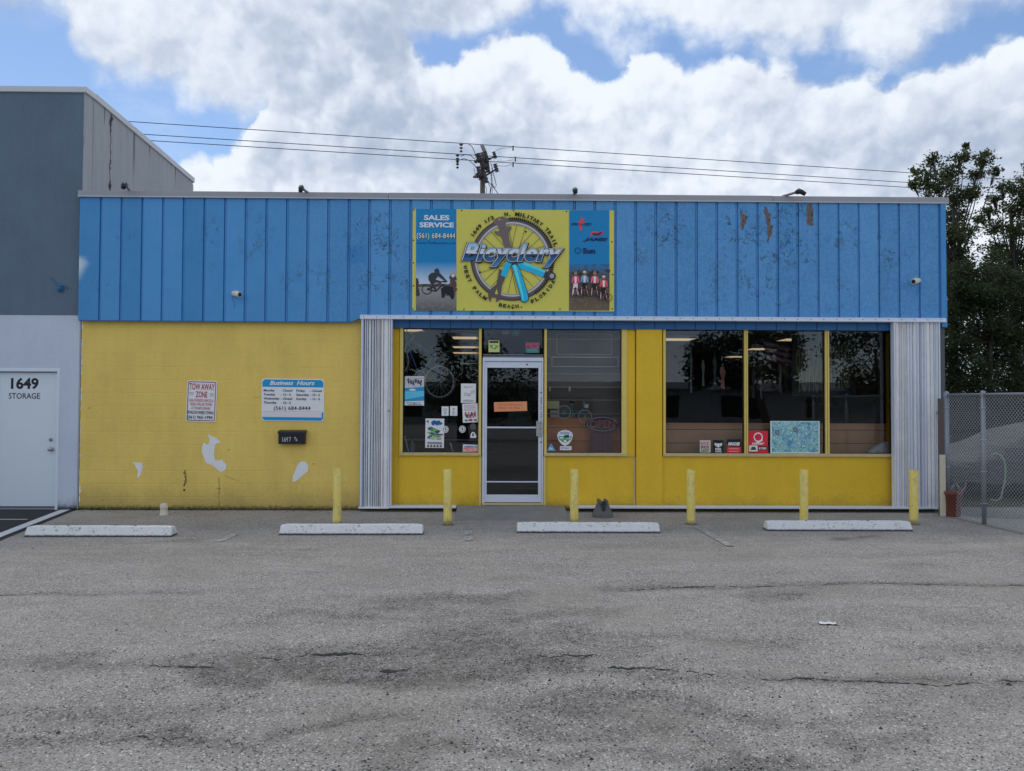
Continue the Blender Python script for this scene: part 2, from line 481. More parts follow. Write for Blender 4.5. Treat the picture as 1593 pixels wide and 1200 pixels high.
def crack_strip(p1, p2, amp, w, seed):
    """a ragged open crack; its rim wanders and it breaks off in places"""
    r = random.Random(seed); (xa, ya), (xb, yb) = GP(*p1), GP(*p2)
    n = int(abs(xb-xa)/.022); prev = None
    for i in range(n+1):
        t = i/n; x = xa+(xb-xa)*t
        y = ya+(yb-ya)*t + amp*(MN.noise(Vector((x*1.3, seed, 0))) + .6*MN.noise(Vector((x*5, seed, 1))) + .36*MN.noise(Vector((x*17, seed, 2))) + .2*MN.noise(Vector((x*43, seed, 3))))
        env = min(1, t*9, (1-t)*9)
        ww = w*env*max(0.0, .5 + 1.7*MN.noise(Vector((x*3.1, seed, 5))) + 1.3*MN.noise(Vector((x*21, seed, 6))))
        z = swell(x, y) + .0035
        cur = ((x, y-ww*r.uniform(.7, 1.2), z), (x, y+ww*r.uniform(.7, 1.2), z), ww)
        if prev and (ww > .0006 or prev[2] > .0006): gm.add([prev[0], cur[0], cur[1], prev[1]], [(0,1,2,3)], M_CRACK)
        prev = cur
for i, a in enumerate(CRACKS): crack_strip(*a, seed=i*7+1)
go = gm.build("ground", org=(0, 0, 0)); tag(go, kind="structure")
wa = go.data.attributes.new("wear", 'FLOAT', 'POINT')
wv = [0.0]*len(go.data.vertices)
for i, v in enumerate(vs):
    if -12.6 < v[1] < -.5 and abs(v[0]) < 14: wv[i] = wear_at(v[0], v[1])
wa.data.foreach_set('value', wv)

# newer black asphalt and its white lines in front of the storage door
M_BLACK = mat("new asphalt", (0.030, 0.031, 0.034), 0.9, 0.25, 3.0, 0.5, 160.0)
M_LINE = mat("road paint", (0.66, 0.68, 0.70), 0.75, 0.10, 8.0, 0.3, 120.0, grime=0.35)
def old_paint():
    m, g = newmat("worn road paint"); P = g.pos(); n = g.noise(P, 9, 6, .7); n2 = g.noise(P, 70, 4, .7)
    c = g.mix((n*.6+n2*.5).sm(.50, .62), (.25, .24, .225), (.46, .46, .45)); g.put(g.p.inputs['Base Color'], c); g.put(g.p.inputs['Roughness'], .9)
    g.put(g.p.inputs['Normal'], g.bump(n2, .5, .008)); return m
M_LINE_OLD = old_paint()
a = GP(97, 795); b = GP(0, 833)
k = (b[0]-a[0])/(b[1]-a[1])
m = MB()
m.add([(-16, -0.0, .004), (-16, -6.0, .004), (a[0]+.16+k*(-6-a[1]), -6.0, .004), (a[0]+.16, -.0, .004)], [(0,1,2,3)], M_BLACK)
tag(m.build("asphalt_strip", org=(-8, -1, 0)), kind="structure")
def strip(p, q, w, mt, name, z=0.008):
    p = Vector((p[0], p[1], z)); q = Vector((q[0], q[1], z)); d = (q-p).normalized(); n = Vector((-d.y, d.x, 0))*w/2
    mb = MB(); mb.add([p-n, q-n, q+n, p+n], [(0,1,2,3)] if (q-p).cross(n).z > 0 else [(3,2,1,0)], mt)
    return tag(mb.build(name), kind="structure")
strip((a[0], -.02), (a[0]+k*(-6-a[1]), -6.0), 0.14, M_LINE, "parking_line")
p = GP(48, 809); strip((p[0]-.05, p[1]), (-16, p[1]), 0.045, M_LINE, "parking_line")
# worn bay lines on the old asphalt
for (p1, p2, w) in [((1082, 819), (1136, 850), 0.10), ((366, 832), (338, 844), 0.10)]:
    strip(GP(*p1), GP(*p2), w, M_LINE_OLD, "parking_line", 0.007)
for (p1, p2, w) in [((729, 827), (729, 833), 0.10), ((729, 834.5), (729, 842), 0.10)]:
    strip(GP(*p1), GP(*p2), w, M_LINE_OLD, "parking_line", 0.007)
XL = -6.592
ZT = FZ(135, 0, 60); ZC = ZT - 0.095
# far end of its side wall
d = px_dir(300, 277); tt = (XL - CAM.x)/d.x
YE = CAM.y + d.y*tt; ZE = CAM.z + d.z*tt
# ================================================================== MATERIALS OF THE BUILDINGS
def stucco(name, col, var=0.1, flecks=0.0, joints=False, bump=0.35, dirt_z=0.0, dark=(0.05,0.05,0.035)):
    m, g = newmat(name)
    P = g.pos(); x, y, z = g.xyz(P)
    n = g.noise(P, 1.3, 6, 0.6); n2 = g.noise(P, 22, 6, 0.65); n3 = g.noise(g.vmath('MULTIPLY', P, (3.0, 3.0, 0.45)), 2.0, 5, 0.6)
    k = 1.0 + (n-0.5)*var*2.4 + (n2-0.5)*var*1.6 + (n3-0.5)*var*1.5
    c = g.vmath('SCALE', col, scale=k)
    if dirt_z:
        d = (z + (n-0.5)*0.35 + (n2-0.5)*0.22).sm(dirt_z, 0.0) * 0.75
        c = g.mix(d*0.6, c, dark)
        e = (z + (n2-0.5)*0.12).sm(0.10, 0.01)
        c = g.mix(e*0.9, c, (0.03, 0.035, 0.02))
    if flecks:
        f = (g.noise(P, 34, 4, 0.6).sm(0.70, 0.76))*(g.noise(P, 1.1, 3, 0.5).sm(0.48, 0.6))
        c = g.mix(f*flecks, c, dark)
    h = n2*0.6 + g.noise(P, 90, 4, 0.6)*0.5 + g.noise(P, 5, 3, 0.5)*1.2
    if joints:
        j = ((z*(1/0.203) + 0.5)._m('FRACT') - 0.5).abs().sm(0.05, 0.0)
        h = h - j*0.9
    g.put(g.p.inputs['Base Color'], c); g.put(g.p.inputs['Roughness'], 0.85)
    g.p.inputs['Specular IOR Level'].default_value = 0.3
    g.put(g.p.inputs['Normal'], g.bump(h, bump, 0.006))
    return m
M_YSTUCCO = stucco("yellow stucco", alb(165, 149, 86, 1.0), 0.14, 0.35, True, 0.4, 0.5, (0.16, 0.15, 0.09))
M_YPANEL = stucco("yellow painted panel", alb(162, 141, 44, 1.0), 0.10, 0.25, False, 0.25, 0.30, (0.20, 0.16, 0.05))
M_SLATE = stucco("slate stucco", alb(67, 84, 107), 0.15, 0.25, False, 0.5)
M_WSTUCCO = stucco("grey white stucco", alb(138, 153, 180), 0.08, 0.15, False, 0.6, 0.25)
M_PEEL = mat("bare plaster", alb(176, 188, 208), 0.85, 0.08, 9.0, 0.3, 80)

def concrete_side():
    m, g = newmat("weathered concrete"); P = g.pos(); x, y, z = g.xyz(P)
    q = g.vmath('MULTIPLY', P, (1.0, 9.0, 0.35))
    n = g.noise(q, 1.2, 6, 0.6); n2 = g.noise(g.vmath('MULTIPLY', P, (1.0, 14.0, 0.8)), 1.6, 6, 0.7)
    v = 0.44 + (n-0.5)*0.20 + (n2-0.5)*0.12
    top = z.sm(4.9, 6.3)
    drip = n2.sm(0.58, 0.72)*top
    c = g.mix(drip*0.7, g.vec(v*0.93, v*0.97, v*1.0), (0.085, 0.07, 0.055))
    # the old crack where a patch has opened
    cy = 0.74 + (g.noise(g.vec(0.0, z, 0.0), 3.5, 7, 0.75)-0.5)*0.20
    d = (y - cy).abs()
    cr = (d - g.noise(P, 3.0, 5, .6).sm(.45, .65)*.05).sm(0.016, 0.004)
    c = g.mix(cr*g.noise(P, 6, 3, .5).sm(0.28, 0.45), c, (0.05, 0.04, 0.035))
    below = (z*-1.0) + (ZC - (ZC-ZE)*(1/YE)*y)     # how far under the sloping coping
    for yy0, ln, w in [(1.50, 1.1, 0.03), (2.05, .35, 0.02), (0.55, .4, 0.015), (3.1, .5, 0.02), (0.22, 2.5, 0.006)]:
        s = (y - yy0 + (n-0.5)*0.08).abs().sm(w*1.6, w*0.3)*(below + (n2-.5)*.5).sm(ln, ln*.2)
        c = g.mix(s*0.7, c, (0.09, 0.07, 0.058))
    g.put(g.p.inputs['Base Color'], c); g.put(g.p.inputs['Roughness'], 0.9)
    g.put(g.p.inputs['Normal'], g.bump(n2 + g.noise(P, 60, 4, .6), 0.4, 0.006))
    return m
M_CONC = concrete_side()
M_CAPG = mat("grey coping metal", alb(140, 150, 168), 0.5, 0.06, 3.0, 0.05, 30, grime=0.15)
M_CAP = mat("roof edge metal", alb(108, 116, 132), 0.45, 0.08, 2.0, 0.05, 30, grime=0.25)
M_ALU = mat("white aluminium", alb(150, 164, 190), 0.4, 0.08, 5.0, 0.05, 60, grime=0.30)
M_ALU2 = mat("chalky shutter aluminium", alb(172, 182, 202), 0.5, 0.12, 4.0, 0.05, 60, grime=0.22)
M_WDOOR = mat("white door paint", alb(152, 168, 198), 0.5, 0.03, 2.0, 0.04, 30)
M_DARK = mat("dark gap", (0.012, 0.012, 0.013), 0.9, 0.1, 5, 0.0)
M_STEEL = mat("brushed steel", (0.45, 0.46, 0.48), 0.35, 0.1, 12, 0.05, 80, metal=0.9)
M_BLACKP = mat("black plastic", (0.02, 0.021, 0.023), 0.45, 0.1, 8, 0.1, 90)
M_BLACKM = mat("black painted metal", (0.018, 0.018, 0.022), 0.35, 0.1, 8, 0.05, 90)
M_ROOF = mat("roof membrane", (0.20, 0.20, 0.21), 0.9, 0.15, 1.0, 0.2, 20)
M_YTRIM = mat("pale yellow trim paint", alb(158, 148, 88), 0.6, 0.10, 8.0, 0.1, 60, grime=0.25)
M_WOODLT = mat("faded sill paint", alb(140, 136, 112), 0.7, 0.16, 10.0, 0.2, 60, grime=0.35)

def siding():
    m, g = newmat("peeling blue siding"); P = g.pos(); x, y, z = g.xyz(P)
    X0 = SID_X0; pitch = SID_P
    pid = ((x - X0)/pitch).floor()
    r = g.white(pid)
    n = g.noise(P, 2.2, 6, 0.6); grain = g.noise(g.vmath('MULTIPLY', P, (26.0, 1.0, 1.3)), 3.0, 6, 0.65)
    mott = g.noise(P, 30, 6, 0.7)
    base = g.mix((n*0.8 + r*0.5 - 0.2).clamp(), alb(43, 102, 162), alb(60, 115, 173))
    aged = x.sm(-3.9, -2.6)*0.6 + x.sm(1.2, 2.4)*0.4
    base = g.mix((aged*(mott.sm(0.36, 0.66))*0.42), base, alb(84, 124, 168))
    k = 1.0 + (grain-0.5)*0.22*(0.5+aged) + (mott-0.5)*0.14 + (r-0.5)*0.08
    c = g.vmath('SCALE', base, scale=k)
    # groups of cracked, curled paint
    def zone(px, py, rx, rz, st=1.0):
        cx, cz = Fp(px, py)
        p = (x-cx)/rx; q = (z-cz)/rz
        return (1.0-(p*p+q*q)).max(0.0)*st
    zn = None
    for a in [(1200, 365, .95, .70, 1.8), (1195, 430, .55, .55, 1.4), (1035, 355, .36, .38, 1.3), (1300, 370, .5, .3, .6), (1100, 440, .35, .5, .35), (560, 370, .30, .36, 1.0),
              (595, 400, .32, .85, 1.0), (330, 380, .16, .55, .7), (400, 370, .35, .5, .45), (560, 450, .3, .35, .5), (170, 440, .25, .25, .5), (630, 430, .2, .5, .5), (480, 440, .5, .4, .4),
              (1380, 380, .5, .6, .4), (200, 370, .2, .3, .4), (990, 400, .2, .6, .3), (1290, 460, .4, .3, .4)]:
        b = zone(*a); zn = b if zn is None else zn.max(b)
    zn = (zn*1.15 + aged*0.10)
    cw = g.noise(P, 9.0, 5, 0.65, 0.6)
    ridge = (cw-0.5).abs()
    crk = ridge.sm(0.026, 0.006) * g.noise(P, 5.0, 3, 0.5).sm(0.46, 0.58) * (zn*1.6).clamp()
    crv = (g.noise(g.vmath('MULTIPLY', P, (3.0, 1.0, 0.55)), 8.0, 5, 0.65)-0.5).abs().sm(0.012, 0.002)*g.noise(P, 3.3, 3, 0.5).sm(0.54, 0.64)*(zn*1.4).clamp()
    crk = crk.max(crv)
    lift = (ridge.sm(0.045, 0.018)*(cw.sm(0.5, 0.53))) * (zn*1.3).clamp() * g.noise(P, 5.0, 3, 0.5).sm(0.48, 0.60)
    c = g.mix(lift*0.55, c, alb(110, 150, 195))
    c = g.mix(crk*0.9, c, (0.022, 0.03, 0.045))
    # repaired paint patch and the sun-bleached corner
    px_, pz_ = Fp(556, 396)
    pt = (x-px_).abs().sm(0.19, 0.12)*((z-pz_).abs() + (mott-0.5)*0.16).sm(0.17, 0.10)
    c = g.mix(pt*0.45, c, alb(26, 92, 160))
    bx, bz = Fp(127, 412)
    bl = ((x-bx)*1.0 + (z-bz).abs()*0.55 + (mott-0.5)*0.10).sm(0.22, 0.02) * (z-bz).sm(-0.34, -0.2)*(z-bz).sm(0.16, 0.05)
    c = g.mix(bl*0.8, c, alb(150, 172, 192))
    g.put(g.p.inputs['Base Color'], c); g.put(g.p.inputs['Roughness'], 0.55 + (mott-0.5)*0.2)
    g.p.inputs['Specular IOR Level'].default_value = 0.35
    g.put(g.p.inputs['Normal'], g.bump(lift*2.0 - crk*2.0 + grain*0.5 + mott*0.4, 0.4, 0.006))
    return m
SID_X0 = FX(156.6); SID_P = (FX(1458)-FX(156.6))/41.0
M_BLUE = siding()
M_BLUEP = mat("blue trim paint", alb(46, 104, 164), 0.55, 0.10, 4.0, 0.1, 60)
M_BLUED = mat("deep blue painted beam", alb(32, 74, 124), 0.6, 0.12, 4.0, 0.15, 50, grime=0.4)
def bare_wood():
    m, g = newmat("bare weathered wood"); P = g.pos()
    n = g.noise(g.vmath('MULTIPLY', P, (8.0, 1.0, 1.5)), 9.0, 6, 0.7); n2 = g.noise(P, 14, 5, 0.65)
    c = g.mix(n.sm(0.3, 0.7), alb(50, 47, 52), alb(98, 91, 95))
    c = g.mix(n2.sm(0.56, 0.66), c, alb(36, 34, 38))
    g.put(g.p.inputs['Base Color'], c); g.put(g.p.inputs['Roughness'], 0.95)
    g.put(g.p.inputs['Normal'], g.bump(n, 0.7, 0.006)); return m
M_BARE = bare_wood()
def glass_mat():
    m = bpy.data.materials.new("window glass"); m.use_nodes = True; m.node_tree.nodes.clear()
    g = G(m.node_tree); o = g.new('ShaderNodeOutputMaterial')
    t = g.new('ShaderNodeBsdfTransparent'); t.inputs[0].default_value = (0.93, 0.945, 0.94, 1)
    gl = g.new('ShaderNodeBsdfGlossy'); gl.inputs['Roughness'].default_value = 0.012; gl.inputs['Color'].default_value = (0.9, 0.95, 1, 1)
    fr = g.new('ShaderNodeFresnel'); fr.inputs[0].default_value = 1.52
    g.put(gl.inputs['Normal'], g.bump(g.noise(g.pos(), 0.9, 2, 0.4), 0.10, 0.02))
    mx = g.new('ShaderNodeMixShader'); g.l.new(fr.outputs[0], mx.inputs[0]); g.l.new(t.outputs[0], mx.inputs[1]); g.l.new(gl.outputs[0], mx.inputs[2])
    g.l.new(mx.outputs[0], o.inputs[0]); return m
M_GLASS = glass_mat()
YEL = M_YPANEL

# ================================================================== STORAGE BUILDING (left)
sb = thing("storage_building", (-9.5, 0.0, 0), "slate and pale grey flat-roofed storage building with weathered concrete side wall, left of the shop", "building")
m = MB()
DX0, DX1, DZ = FX(-9, 0, 690), FX(86.5, 0, 690), FZ(578.5, 0, 40)
zsplit = FZ(490.5, 0, 60)
# front wall in pieces round the door opening (thickness 0.25)
m.box(-16, DX0-0.05, 0, 0.25, -0.1, DZ+0.05, M_WSTUCCO)
m.box(DX1+0.05, XL-.021, 0, 0.25, -0.1, DZ+0.05, M_WSTUCCO)
m.box(-16, XL-.021, 0, 0.25, DZ+0.05, zsplit, M_WSTUCCO)
m.box(-16, XL-.021, -0.004, 0.25, zsplit, ZC, M_SLATE)
m.build("front_wall", sb)
m = MB()
zs = 3.0
q = [(XL, 0.001, 0), (XL, YE, 0), (XL, YE, ZE-0.09), (XL, 0.27, ZC-.003), (XL, 0.001, ZC-.001)]
m.add(q + [(XL-0.02, y, z) for _, y, z in q], [(0,1,2,3,4), (9,8,7,6,5), (0,5,6,1), (1,6,7,2), (2,7,8,3), (3,8,9,4), (4,9,5,0)], M_CONC)
# raised patch edges along the crack, as the flaking render stands proud
rr = random.Random(11)
for i in range(16):
    zz = 5.0 + i*0.075 + rr.uniform(-.02, .02); y0 = 0.72 + rr.uniform(-.04, .04)
    if 9.3 < zz: m.box(XL, XL+0.012, y0-0.03, y0+rr.uniform(.01, .05), zz, zz+0.06, M_CONC)
m.build("side_wall", sb)
m = MB(); m.add([(-16, YE-0.1, 0), (XL-.05, YE-.1, 0), (XL-.05, YE-.1, ZE-.1), (-16, YE-.1, ZE-.1), (-16, YE+.15, 0), (XL-.05, YE+.15, 0), (XL-.05, YE+.15, ZE-.1), (-16, YE+.15, ZE-.1)],
                [(0,3,2,1), (4,5,6,7), (1,2,6,5), (0,4,7,3), (3,7,6,2)], M_WSTUCCO); m.build("rear_wall", sb)
m = MB(); m.box(-16, -15.8, 0.25, YE-0.1, 0, 5.2, M_WSTUCCO); m.build("far_wall", sb)
m = MB(); m.add([(-16, 0.2, ZC-.4), (XL-.2, 0.2, ZC-.4), (XL-.2, YE, ZE-.3), (-16, YE, ZE-.3)], [(0,1,2,3)], M_ROOF); m.build("roof", sb)
m = MB()
m.box(-16.03, XL+0.03, -0.03, 0.27, ZC, ZT, M_CAPG)
p0, p1 = Vector((XL+0.03, 0.27, ZC)), Vector((XL+0.03, YE+0.03, ZE-0.10))
for i in range(3):   # three lengths of side coping with a joint between
    a_, b_ = p0.lerp(p1, i/3 + (0.002 if i else 0)), p0.lerp(p1, (i+1)/3)
    w = Vector((-0.27, 0, 0)); h = Vector((0, 0, 0.105 + 0.003*(i % 2)))
    m.add([a_, b_, b_+w, a_+w, a_+h, b_+h, b_+h+w, a_+h+w], [(0,3,2,1), (4,5,6,7), (0,1,5,4), (2,3,7,6), (0,4,7,3), (1,2,6,5)], M_CAPG)
m.build("roof_coping", sb, bevel=0.006, seg=1)
dr = MB(); dr.box(DX0, DX1, 0.05, 0.095, 0.045, DZ-0.01, M_WDOOR); drr = dr.build("door", sb, bevel=0.004, seg=1)
m = MB()
for x0, x1, z0, z1 in [(DX1+0.008, DX1+0.05, 0.0, DZ+0.05), (DX0-0.05, DX0-0.008, 0.0, DZ+0.05), (DX0-0.008, DX1+0.008, DZ+0.002, DZ+0.05)]:
    m.box(x0, x1, -0.012, 0.12, z0, z1, M_WDOOR)
m.box(DX0-.005, DX1+.005, 0.0, 0.12, 0.0, 0.03, M_STEEL)
m.build("door_frame", sb, bevel=0.004, seg=1)
m = MB(); x_, z_ = Fp(80.5, 699, 0.05)
RX = Matrix.Rotation(pi/2, 4, 'X')
m.lathe([(0, .075), (.020, .072), (.030, .060), (.031, .045), (.022, .032), (.014, .026), (.014, .010), (.033, .008), (.034, 0)], M_STEEL, (0,0,0), 20, Matrix.Translation((x_, 0.05, z_)) @ RX)
m.build("door_handle", drr)
m = MB(); x_, z_ = Fp(79.5, 684, 0.05)
m.lathe([(0, .022), (.018, .020), (.026, .014), (.030, 0)], M_STEEL, (0,0,0), 20, Matrix.Translation((x_, 0.05, z_)) @ RX)
m.box(x_-.004, x_+.004, 0.020, 0.03, z_-.012, z_+.012, M_BLACKM)
m.build("deadbolt", drr)
m = MB(); K = mat("black lettering vinyl", (0.012, 0.013, 0.018), 0.5, 0.05, 5, 0)
x_, z_ = Fp(38.5, 604.5, 0.05)
m.text("1649", x_, z_, 0.158, K, 0.0485, w=0.43, bold=0.035)
x_, z_ = Fp(38.0, 620.5, 0.05)
m.text("STORAGE", x_, z_, 0.088, K, 0.0485, w=0.485, bold=0.010)
m.build("lettering", drr)

# blue painted wire stub on the slate wall
wb = MB(); M_BL = mat("blue cable", alb(30, 84, 128), 0.5, 0.1, 10, 0)
cx_, cz_ = Fp(95, 449)
wb.tube([Fp(78, 431)[0:1] + (-0.01,) + Fp(78, 431)[1:], (cx_-0.05, -0.02, cz_+0.06), (cx_+0.0, -0.04, cz_+0.02)], 0.006, M_BL, 6)
for k in range(3):
    wb.tube([(cx_ + (0.05-.008*k)*cos(t*2*pi/18), -0.015-0.014*k, cz_ + (0.055-.01*k)*sin(t*2*pi/18)) for t in range(18)], 0.007, M_BL, 6, closed=True)
wb.tube([(cx_, -0.0, cz_), (cx_, -0.06, cz_)], 0.02, M_BL, 10)
wb.tube([(cx_+.02, -0.05, cz_+.05), (cx_+.09, -0.03, cz_+.045), (cx_+.12, -.02, cz_-.01)], 0.005, M_BL, 6)
tag(wb.build("cable_coil"), "small blue coiled cable stub fixed to the slate wall", "cable")

# ================================================================== BICYCLE SHOP BUILDING
sh = thing("shop_building", (0.25, 0.0, 0), "low flat-roofed bicycle shop with peeling blue siding band above yellow walls", "building")
XR = 7.045
ZB = FZ(500.5, 0, 130)        # bottom edge of siding, left part
ZCAP0, ZCAP1 = 4.885, 4.975
XS = FX(562, 0)               # where the stucco ends and the shutter begins
ZW = 2.862                    # window head
# --- stucco wall with peeled patches
m = MB()
m.box(XL+0.012, XS-0.012, 0.0, 0.22, -0.1, 3.3, M_YSTUCCO)
def patch(pts, y=-0.0025):
    r = random.Random(len(pts)); Q = []
    for i, p in enumerate(pts):          # ragged, flaked edge
        q = pts[(i+1) % len(pts)]; n = max(1, int(math.hypot(q[0]-p[0], q[1]-p[1])/1.1))
        for k in range(n):
            t = k/n; Q.append((p[0]*(1-t)+q[0]*t + r.uniform(-.42, .42), p[1]*(1-t)+q[1]*t + r.uniform(-.42, .42)))
    m.flatpoly([Fp(*p) for p in Q], y, M_PEEL)
Z4 = lambda x, y: (270 + x/5.715, 570 + y/5.715)
patch([Z4(*p) for p in [(318,603),(335,622),(375,635),(400,658),(425,683),(392,682),(372,700),(362,735),(360,790),(368,832),(385,840),(430,832),(448,850),(468,872),(468,905),(450,930),(425,940),(395,925),(360,890),(330,875),(290,862),(275,830),(262,790),(250,760),(254,715),(262,682),(280,680),(295,702),(312,690),(320,660),(318,635),(303,618)]])
patch([Z4(*p) for p in [(1150,842),(1175,850),(1200,885),(1195,915),(1192,940),(1178,945),(1150,970),(1110,1005),(1070,1030),(1058,1020),(1060,980),(1080,930),(1100,885),(1120,858)]])
Z2 = lambda x, y: (x/2.5, 380 + y/2.5)
patch([Z2(*p) for p in [(516,848),(552,850),(555,870),(548,895),(540,910),(533,905),(538,885),(525,862)]])
# rough broken edge at the joint with the neighbour
rr = random.Random(5)
zz = 0.0
while zz < 2.9:
    h_ = rr.uniform(.03, .16); w_ = rr.uniform(.004, .022) * (1.0 if rr.random() < .7 else 1.8)
    if rr.random() < .75: m.flatpoly([(XL+.013, zz), (XL+.013+w_, zz+h_*.3), (XL+.013+w_*.7, zz+h_*.8), (XL+.013, zz+h_)], -0.003, M_PEEL)
    zz += h_
M_CRK = mat("dark crack", (0.05, 0.048, 0.03), 0.9, 0.2, 10, 0)
def crackline(pts, w, jag=0.006, seed=1):
    r = random.Random(seed); P_ = [Fp(*p) for p in pts]
    Q = []
    for i in range(len(P_)-1):
        for k in range(6):
            t = k/6; Q.append((P_[i][0]*(1-t)+P_[i+1][0]*t + r.uniform(-jag, jag), P_[i][1]*(1-t)+P_[i+1][1]*t + r.uniform(-jag, jag)))
    for i in range(len(Q)-1):
        a_, b_ = Vector(Q[i]), Vector(Q[i+1]); d_ = (b_-a_)
        if d_.length < 1e-5: continue
        n_ = Vector((-d_.y, d_.x)).normalized()*w*r.uniform(.3, 1.0)
        m.flatpoly([tuple(a_-n_), tuple(b_-n_), tuple(b_+n_), tuple(a_+n_)], -0.0035-0.0001*(i % 3), M_CRK)
crackline([(287, 733), (289, 745), (287, 758)], 0.008, 0.02, 2); crackline([(290, 736), (286, 752)], 0.006, 0.022, 4)
crackline([(341, 743), (341, 797)], 0.004, 0.005, 3); crackline([(338, 760), (345, 760)], 0.004, 0.003, 3)
crackline([(350, 740), (378, 752)], 0.0025, 0.006, 6)
crackline([(395, 618), (415, 619)], 0.002, 0.004, 7)
x_, z_ = Fp(286.6, 762.5); m.disc(x_, z_, 0.016, -0.003, M_DARK, 12)
for i, (px, py) in enumerate([(488, 722), (139, 635), (356, 700), (160, 779)]):
    x_, z_ = Fp(px, py); m.disc(x_, z_, 0.008, -0.003, M_DARK, 8)
m.build("stucco_wall", sh)

# --- siding band
m = MB(); yS = -0.085
ZSB = FZ(503, 0, 300)
x = XL + 0.0; prof = [(XL+0.0, yS)]
nj = 42
joints = [SID_X0 + i*SID_P for i in range(nj)]
for jx in joints:
    prof += [(jx-0.020, yS), (jx-0.0185, yS+0.034), (jx-0.0115, yS+0.034), (jx-0.010, yS+0.018), (jx+0.014, yS+0.018), (jx+0.0155, yS+0.034), (jx+0.0215, yS+0.034), (jx+0.023, yS)]
prof += [(FX(1461), yS)]
vs = []; fs = []
def zb_at(x):   # the band dips a little to the right, then stops above the header rail
    return 2.955 - 0.012*(x - XL)/4.4
for (x, y) in prof: vs += [(x, y, zb_at(x) if x < XS else 3.045), (x, y, ZCAP0+0.02)]
for i in range(len(prof)-1): fs.append((2*i, 2*i+2, 2*i+3, 2*i+1))
m.add(vs, fs, M_BLUE)
# bottom return of the band
for i in range(len(prof)-1):
    (xa, ya), (xb, yb) = prof[i], prof[i+1]
    if xb <= XS+.05 and xb - xa > 0.003:
        m.add([(xa, ya, zb_at(xa)), (xb, yb, zb_at(xb)), (xb, 0.0, zb_at(xb)), (xa, 0.0, zb_at(xa))], [(0,3,2,1)], M_BLUE)
Z7 = lambda x, y: (1120 + x/8.572, 280 + y/8.572)
for k, pts in enumerate([[(275,395),(290,420),(290,470),(318,440),(322,470),(350,470),(368,490),(352,540),(345,580),(325,600),(322,640),(298,680),(285,660),(272,600),(285,560),(275,500),(268,450)],
            [(612,345),(625,380),(640,420),(660,455),(690,445),(676,480),(670,540),(676,600),(696,620),(697,700),(690,745),(665,760),(655,800),(632,830),(622,815),(640,770),(628,700),(632,620),(615,560),(610,480),(585,440),(575,410),(600,400)],
            [(1160,345),(1190,318),(1225,320),(1232,370),(1245,430),(1242,520),(1238,570),(1250,605),(1215,612),(1180,605),(1160,590),(1162,540),(1165,460),(1155,400)]]):
    m.flatpoly([Fp(*Z7(*p), yS) for p in pts], yS-0.003, M_BARE)
# curled flakes of paint round the bare wood
rr = random.Random(21)
def flake(px, py, s, ang):
    x_, z_ = Fp(px, py, yS); c_, s_ = cos(ang), sin(ang)
    pts = [(-.5, 0), (-.2, .14), (.25, .10), (.5, 0)]
    vs = []
    for i, (a_, b_) in enumerate(pts):
        for off in (0.0, 0.35):
            xx, zz = a_*s, (b_+off)*s*.6
            vs.append((x_+xx*c_-zz*s_, yS - (0.001 if off == 0 else 0.012*s/.05), z_+xx*s_+zz*c_))
    m.add(vs, [(0,2,3,1), (2,4,5,3), (4,6,7,5)], M_BLUEP)
for i in range(60):
    flake(rr.gauss(1205, 30), rr.uniform(320, 400), rr.uniform(.02, .06), rr.uniform(-3, 3))
for i in range(14): flake(rr.uniform(545, 605), rr.uniform(330, 440), rr.uniform(.02, .06), rr.uniform(-3, 3))
for i in range(8): flake(rr.uniform(1020, 1045), rr.uniform(340, 370), rr.uniform(.02, .05), rr.uniform(-3, 3))
m.build("siding_panels", sh)
# --- roof edge cap in lengths
m = MB(); cuts = [XL-0.0, FX(603), FX(1200), XR+0.0]
for i in range(3):
    m.box(cuts[i]+(.004 if i else -.02), cuts[i+1]-(0.0 if i < 2 else -.02), -0.115+0.003*i, 0.15, ZCAP0, ZCAP1 + (0.0 if i != 1 else 0.003), M_CAP)
    m.box(cuts[i]+(.004 if i else -.02), cuts[i+1]-(0.0 if i < 2 else -.02), -0.122+0.003*i, -0.098, ZCAP0-0.012, ZCAP0+0.004, M_CAPG)
m.build("roof_edge_cap", sh, bevel=0.006, seg=2)
# drip edge flashing under the band on the left
m = MB(); m.box(XL+0.02, XS, -0.092, -0.078, 2.938, 2.950, M_BLUED); m.build("drip_edge", sh)
# --- corner trim and side wall
m = MB(); m.box(FX(1460.5), FX(1468.5), -0.10, 0.05, FZ(510, 0, 1465), ZCAP0-.013, M_BLUEP)
m.box(FX(1466), FX(1471), -0.075, 0.06, FZ(510, 0, 1465)+.003, FZ(462, 0, 1465), M_BLUEP)
m.build("corner_trim", sh, bevel=0.004, seg=1)
m = MB(); m.box(XR-0.2, XR-0.004, 0.0, 9.0, 0, ZCAP0, stucco("side wall paint", alb(66, 74, 84), 0.08)); m.build("side_wall", sh)
# --- deep blue beam under the header rail
BZ0 = ZW + 0.0
m = MB(); m.box(XS+.02, XR-.1, -0.045, 0.08, BZ0, 3.2, M_BLUED)
for jx in joints[13:]:
    m.box(jx-0.012, jx-0.006, -0.049, -0.044, BZ0, 3.0, M_DARK)
m.build("beam", sh)
